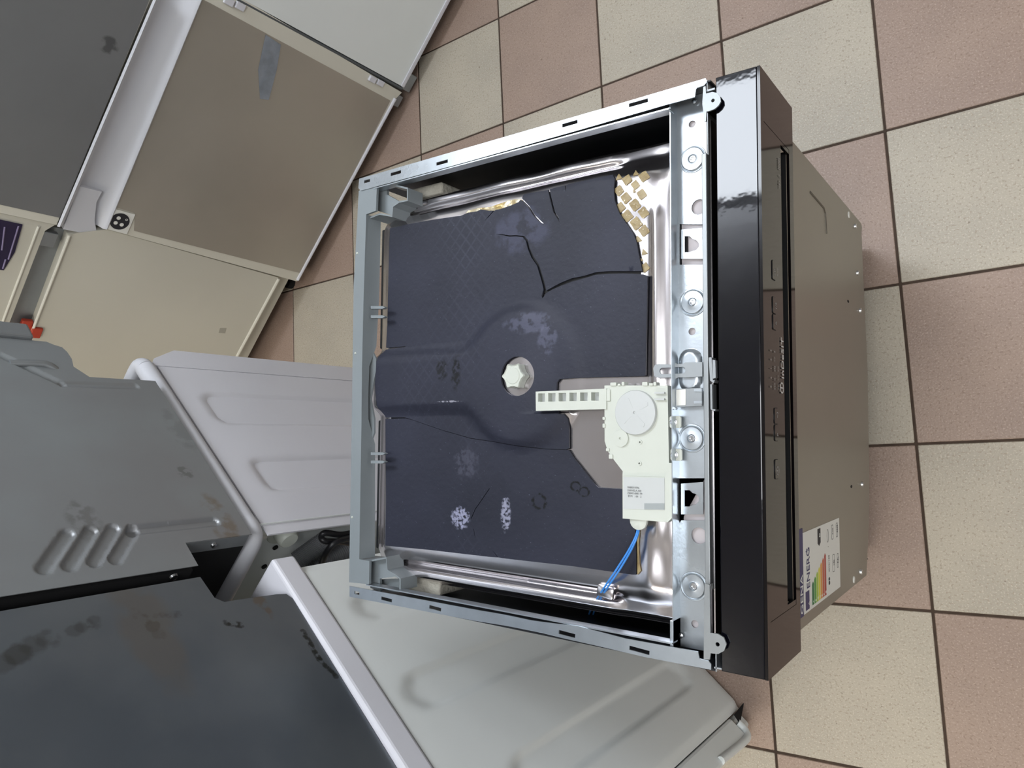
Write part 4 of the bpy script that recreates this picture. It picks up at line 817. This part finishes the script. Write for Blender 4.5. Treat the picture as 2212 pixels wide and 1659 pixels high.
# concave handle strip between the doors
F0 = [fu(438, -8), fu(232, 493)]; U1 = [fu(330, -4), fu(122, 487)]
bm = bmesh.new(); rows = []
prof = [(0, .004), (.03, .007), (.10, .004), (.18, -.012), (.5, -.022), (.8, -.016), (.90, .002), (.96, .008), (1, .004)]
for t, h in prof:
    rows.append([bm.verts.new(FAr.pt(F0[k][0] + (U1[k][0] - F0[k][0]) * t, F0[k][1] + (U1[k][1] - F0[k][1]) * t, h)) for k in (0, 1)])
for a1, b1_ in zip(rows, rows[1:]): bm.faces.new([a1[0], a1[1], b1_[1], b1_[0]])
bmesh.ops.recalc_face_normals(bm, faces=bm.faces[:])
bm.faces.ensure_lookup_table()
if bm.faces[4].normal.dot(FAr.N) < 0: bmesh.ops.reverse_faces(bm, faces=bm.faces[:])
HS = fin('handle_strip', bm, M['stripw'], FA1, ang=60)
panel('grip_tray', [uvs([(172, 405), (222, 417), (210, 440), (206, 480), (212, 512), (138, 498)], FAr)], FAr, .012, M['stripw'], HS, h0=-.002, cell=.02, hfn=lambda u, v: -.004)
UD = panel('fridge_door', [[fu(326, -4), fu(122, 486), (fu(122, 486)[0] + sA * .0, HF), (fu(326, -4)[0], HF)] if True else []], FAr, .035, M['creamd'], FA1)
uu1 = fu(322, 0); uu2_ = fu(129, 470); panel('decor_panel', [[uu1, uu2_, (uu2_[0], HF - .03), (uu1[0], HF - .03)]], FAr, .002, mat('dark grey decor steel', (138, 139, 140), .42, .5, noise_s=3, noise_a=.1, spots=[(gp(236, 100, FAr), (.03, .03, .03), (60, 60, 60), .6, 40)]), UD, h0=.0012)
bA = sorted((u_ar, u_al)); hbox('body', FAr, (bA[0] + .01, bA[1] - .01), (.06, HF), (-.57, -.036), M['cream'], FA1)
for du in (bA[0] + .06, bA[1] - .06):
    for dh in (-.09, -.5): lathe('foot', FAr.pt(du, 0, dh), [(.02, 0), (.02, .02), (.01, .022), (.01, .062)], M['blackhole'], FA1, n=12)
# white slot marks on the frame at the top edge, small clips
for (x, y) in ((493, 2), (517, 12), (803, 170), (820, 178)):
    u, v = fu(x, y); box('hinge_cap', FAr, (u - .008, u + .008), (v - .012, v + .012), (0, .008), M['white'], LD, .002)
# hinge bracket foot
u, v = fu(862, 216); box('hinge_foot', FAr, (u - .022, u + .012), (v - .012, v + .02), (-.02, -.002), M['galvtrim'], FA1, .002)
# ---- fridge C (top right)
uC0 = fu(872, 192)[0]; uC1 = uC0 - sA * .6
cC = FAr.pt((uC0 + uC1) / 2, 0, -.3)
FC = empty('fridge_freezer', (cC.x, cC.y, 0), 'plain white fridge freezer at the top edge, right of the grey-panelled one', 'fridge')
edge = sorted((uC0 - sA * .004, uC1)); zc = fu(893, 163)[1]
zc = .045
panel('freezer_door', [[(edge[0], zc), (edge[1], zc), (edge[1], .67), (edge[0], .67)]], FAr, .035, M['whitew'], FC, h0=.0)
bm = bmesh.new(); box_bm(bm, FAr, edge[0], edge[1], zc, zc + .012, 0, .004, .001); fin('door_edge', bm, M['white'], FC)
panel('fridge_door', [[(edge[0], .735), (edge[1], .735), (edge[1], HF), (edge[0], HF)]], FAr, .035, M['whitew'], FC)
hbox('body', FAr, (edge[0] + .003, edge[1] - .003), (.06, HF), (-.57, -.036), M['whitew'], FC)
bm = bmesh.new(); tube_bm(bm, [FAr.pt(uC0 + sA * .002, zc, -.004), FAr.pt(uC0 + sA * .002, .67, -.004)], .005, 6); fin('door_seal', bm, mat('grey seal', (80, 84, 86), .5), FC)
u, v = fu(886, 178); hb = box('hinge_bracket', FAr, (u - .028, u + .022), (v - .016, v + .018), (-.016, -.001), M['galvtrim'], FC, .002)
for du in (edge[0] + .06, edge[1] - .06):
    for dh in (-.09, -.5): lathe('foot', FAr.pt(du, 0, dh), [(.02, 0), (.02, .02), (.01, .022), (.01, .062)], M['blackhole'], FC, n=12)
# ---- fridge B (lower left, cream)
uB0 = (fu(226, 495)[0] + fu(605, 602)[0]) / 2 + sA * .002; uB1 = uB0 + sA * .6
cB = FAr.pt((uB0 + uB1) / 2, 0, -.3)
FBf = empty('fridge_freezer', (cB.x, cB.y, 0), 'cream fridge freezer with violet booklet sticker and red clips between its doors', 'fridge')
zbB = fu(605, 602)[1]
b_l = fu(70, 715); b_r = fu(147, 508)
LDb = panel('freezer_door', [[(fu(232, 497)), (fu(603, 601)), (fu(515, 765)), (uB1, zbB + .0), (uB1, b_l[1]), b_l, b_r]], FAr, .035, M['cream'], FBf, h0=-.003)
bm = bmesh.new(); tube_bm(bm, [FAr.pt(*fu(603, 603), -.002), FAr.pt(*fu(515, 766), -.002), FAr.pt(*fu(460, 870), -.002)], .005, 8); fin('door_edge', bm, M['creamd'], LDb)
bm = bmesh.new(); tube_bm(bm, [FAr.pt(*fu(150, 509), .000), FAr.pt(*fu(70, 715), .000)], .0035, 8); fin('door_lip', bm, M['creamd'], LDb)
up = [fu(98, 500), fu(16, 712)]
UDb = panel('fridge_door', [[fu(120, 487), fu(98, 500), fu(16, 712), (uB1, up[1][1]), (uB1, HF), (fu(120, 487)[0] + sA * .002, HF)]], FAr, .035, M['cream'], FBf, h0=-.003)
bm = bmesh.new(); tube_bm(bm, [FAr.pt(*fu(84, 490), -.002), FAr.pt(*fu(3, 705), -.002)], .003, 8); fin('door_lip', bm, M['creamd'], UDb)
bk = uvs([(-30, 468), (49, 485), (32, 545), (8, 584), (-40, 578)], FAr); bs = panel('booklet_sticker', [bk], FAr, .0006, M['purple'], UDb, h0=.0)
bm = bmesh.new()
for (a1, b1_) in (((10, 490), (4, 540)), ((40, 488), (18, 560)), ((12, 560), (6, 580))): tube_bm(bm, [FAr.pt(*fu(*a1), .0005), FAr.pt(*fu(*b1_), .0005)], .002, 6)
fin('sticker_print', bm, mat('lilac print', (120, 110, 140), .5), bs)
gpp = uvs([(104, 500), (152, 508), (72, 716), (10, 716)], FAr); panel('door_gap', [gpp], FAr, .001, M['galvtrim'], FBf, h0=-.028)
u, v = fu(106, 514); box('hinge_bracket', FAr, (u - .028, u + .012), (v - .020, v + .018), (-.02, -.004), M['galvtrim'], FBf, .002)
for x, y in ((10, 709), (78, 716)):
    u, v = fu(x, y); box('red_clip', FAr, (u - .02, u + .012), (v - .014, v + .012), (-.02, .004), M['red'], FBf, .003)
u, v = fu(59, 705); box('red_clip', FAr, (u - .02, u + .012), (v - .014, v + .012), (-.02, -.006), M['red'], FBf, .003)
panel('sticker_mark', [uvs([(476, 710), (490, 710), (487, 721), (473, 720)], FAr)], FAr, .0005, mat('faded sticker', (160, 157, 146), .5), LDb, h0=-.0022)
bb = sorted((uB0 + sA * .01, uB1)); hbox('body', FAr, bb, (.06, HF), (-.57, -.039), M['cream'], FBf)
for du in (bb[0] + .06, bb[1] - .06):
    for dh in (-.09, -.5): lathe('foot', FAr.pt(du, 0, dh), [(.02, 0), (.02, .02), (.01, .022), (.01, .062)], M['blackhole'], FBf, n=12)
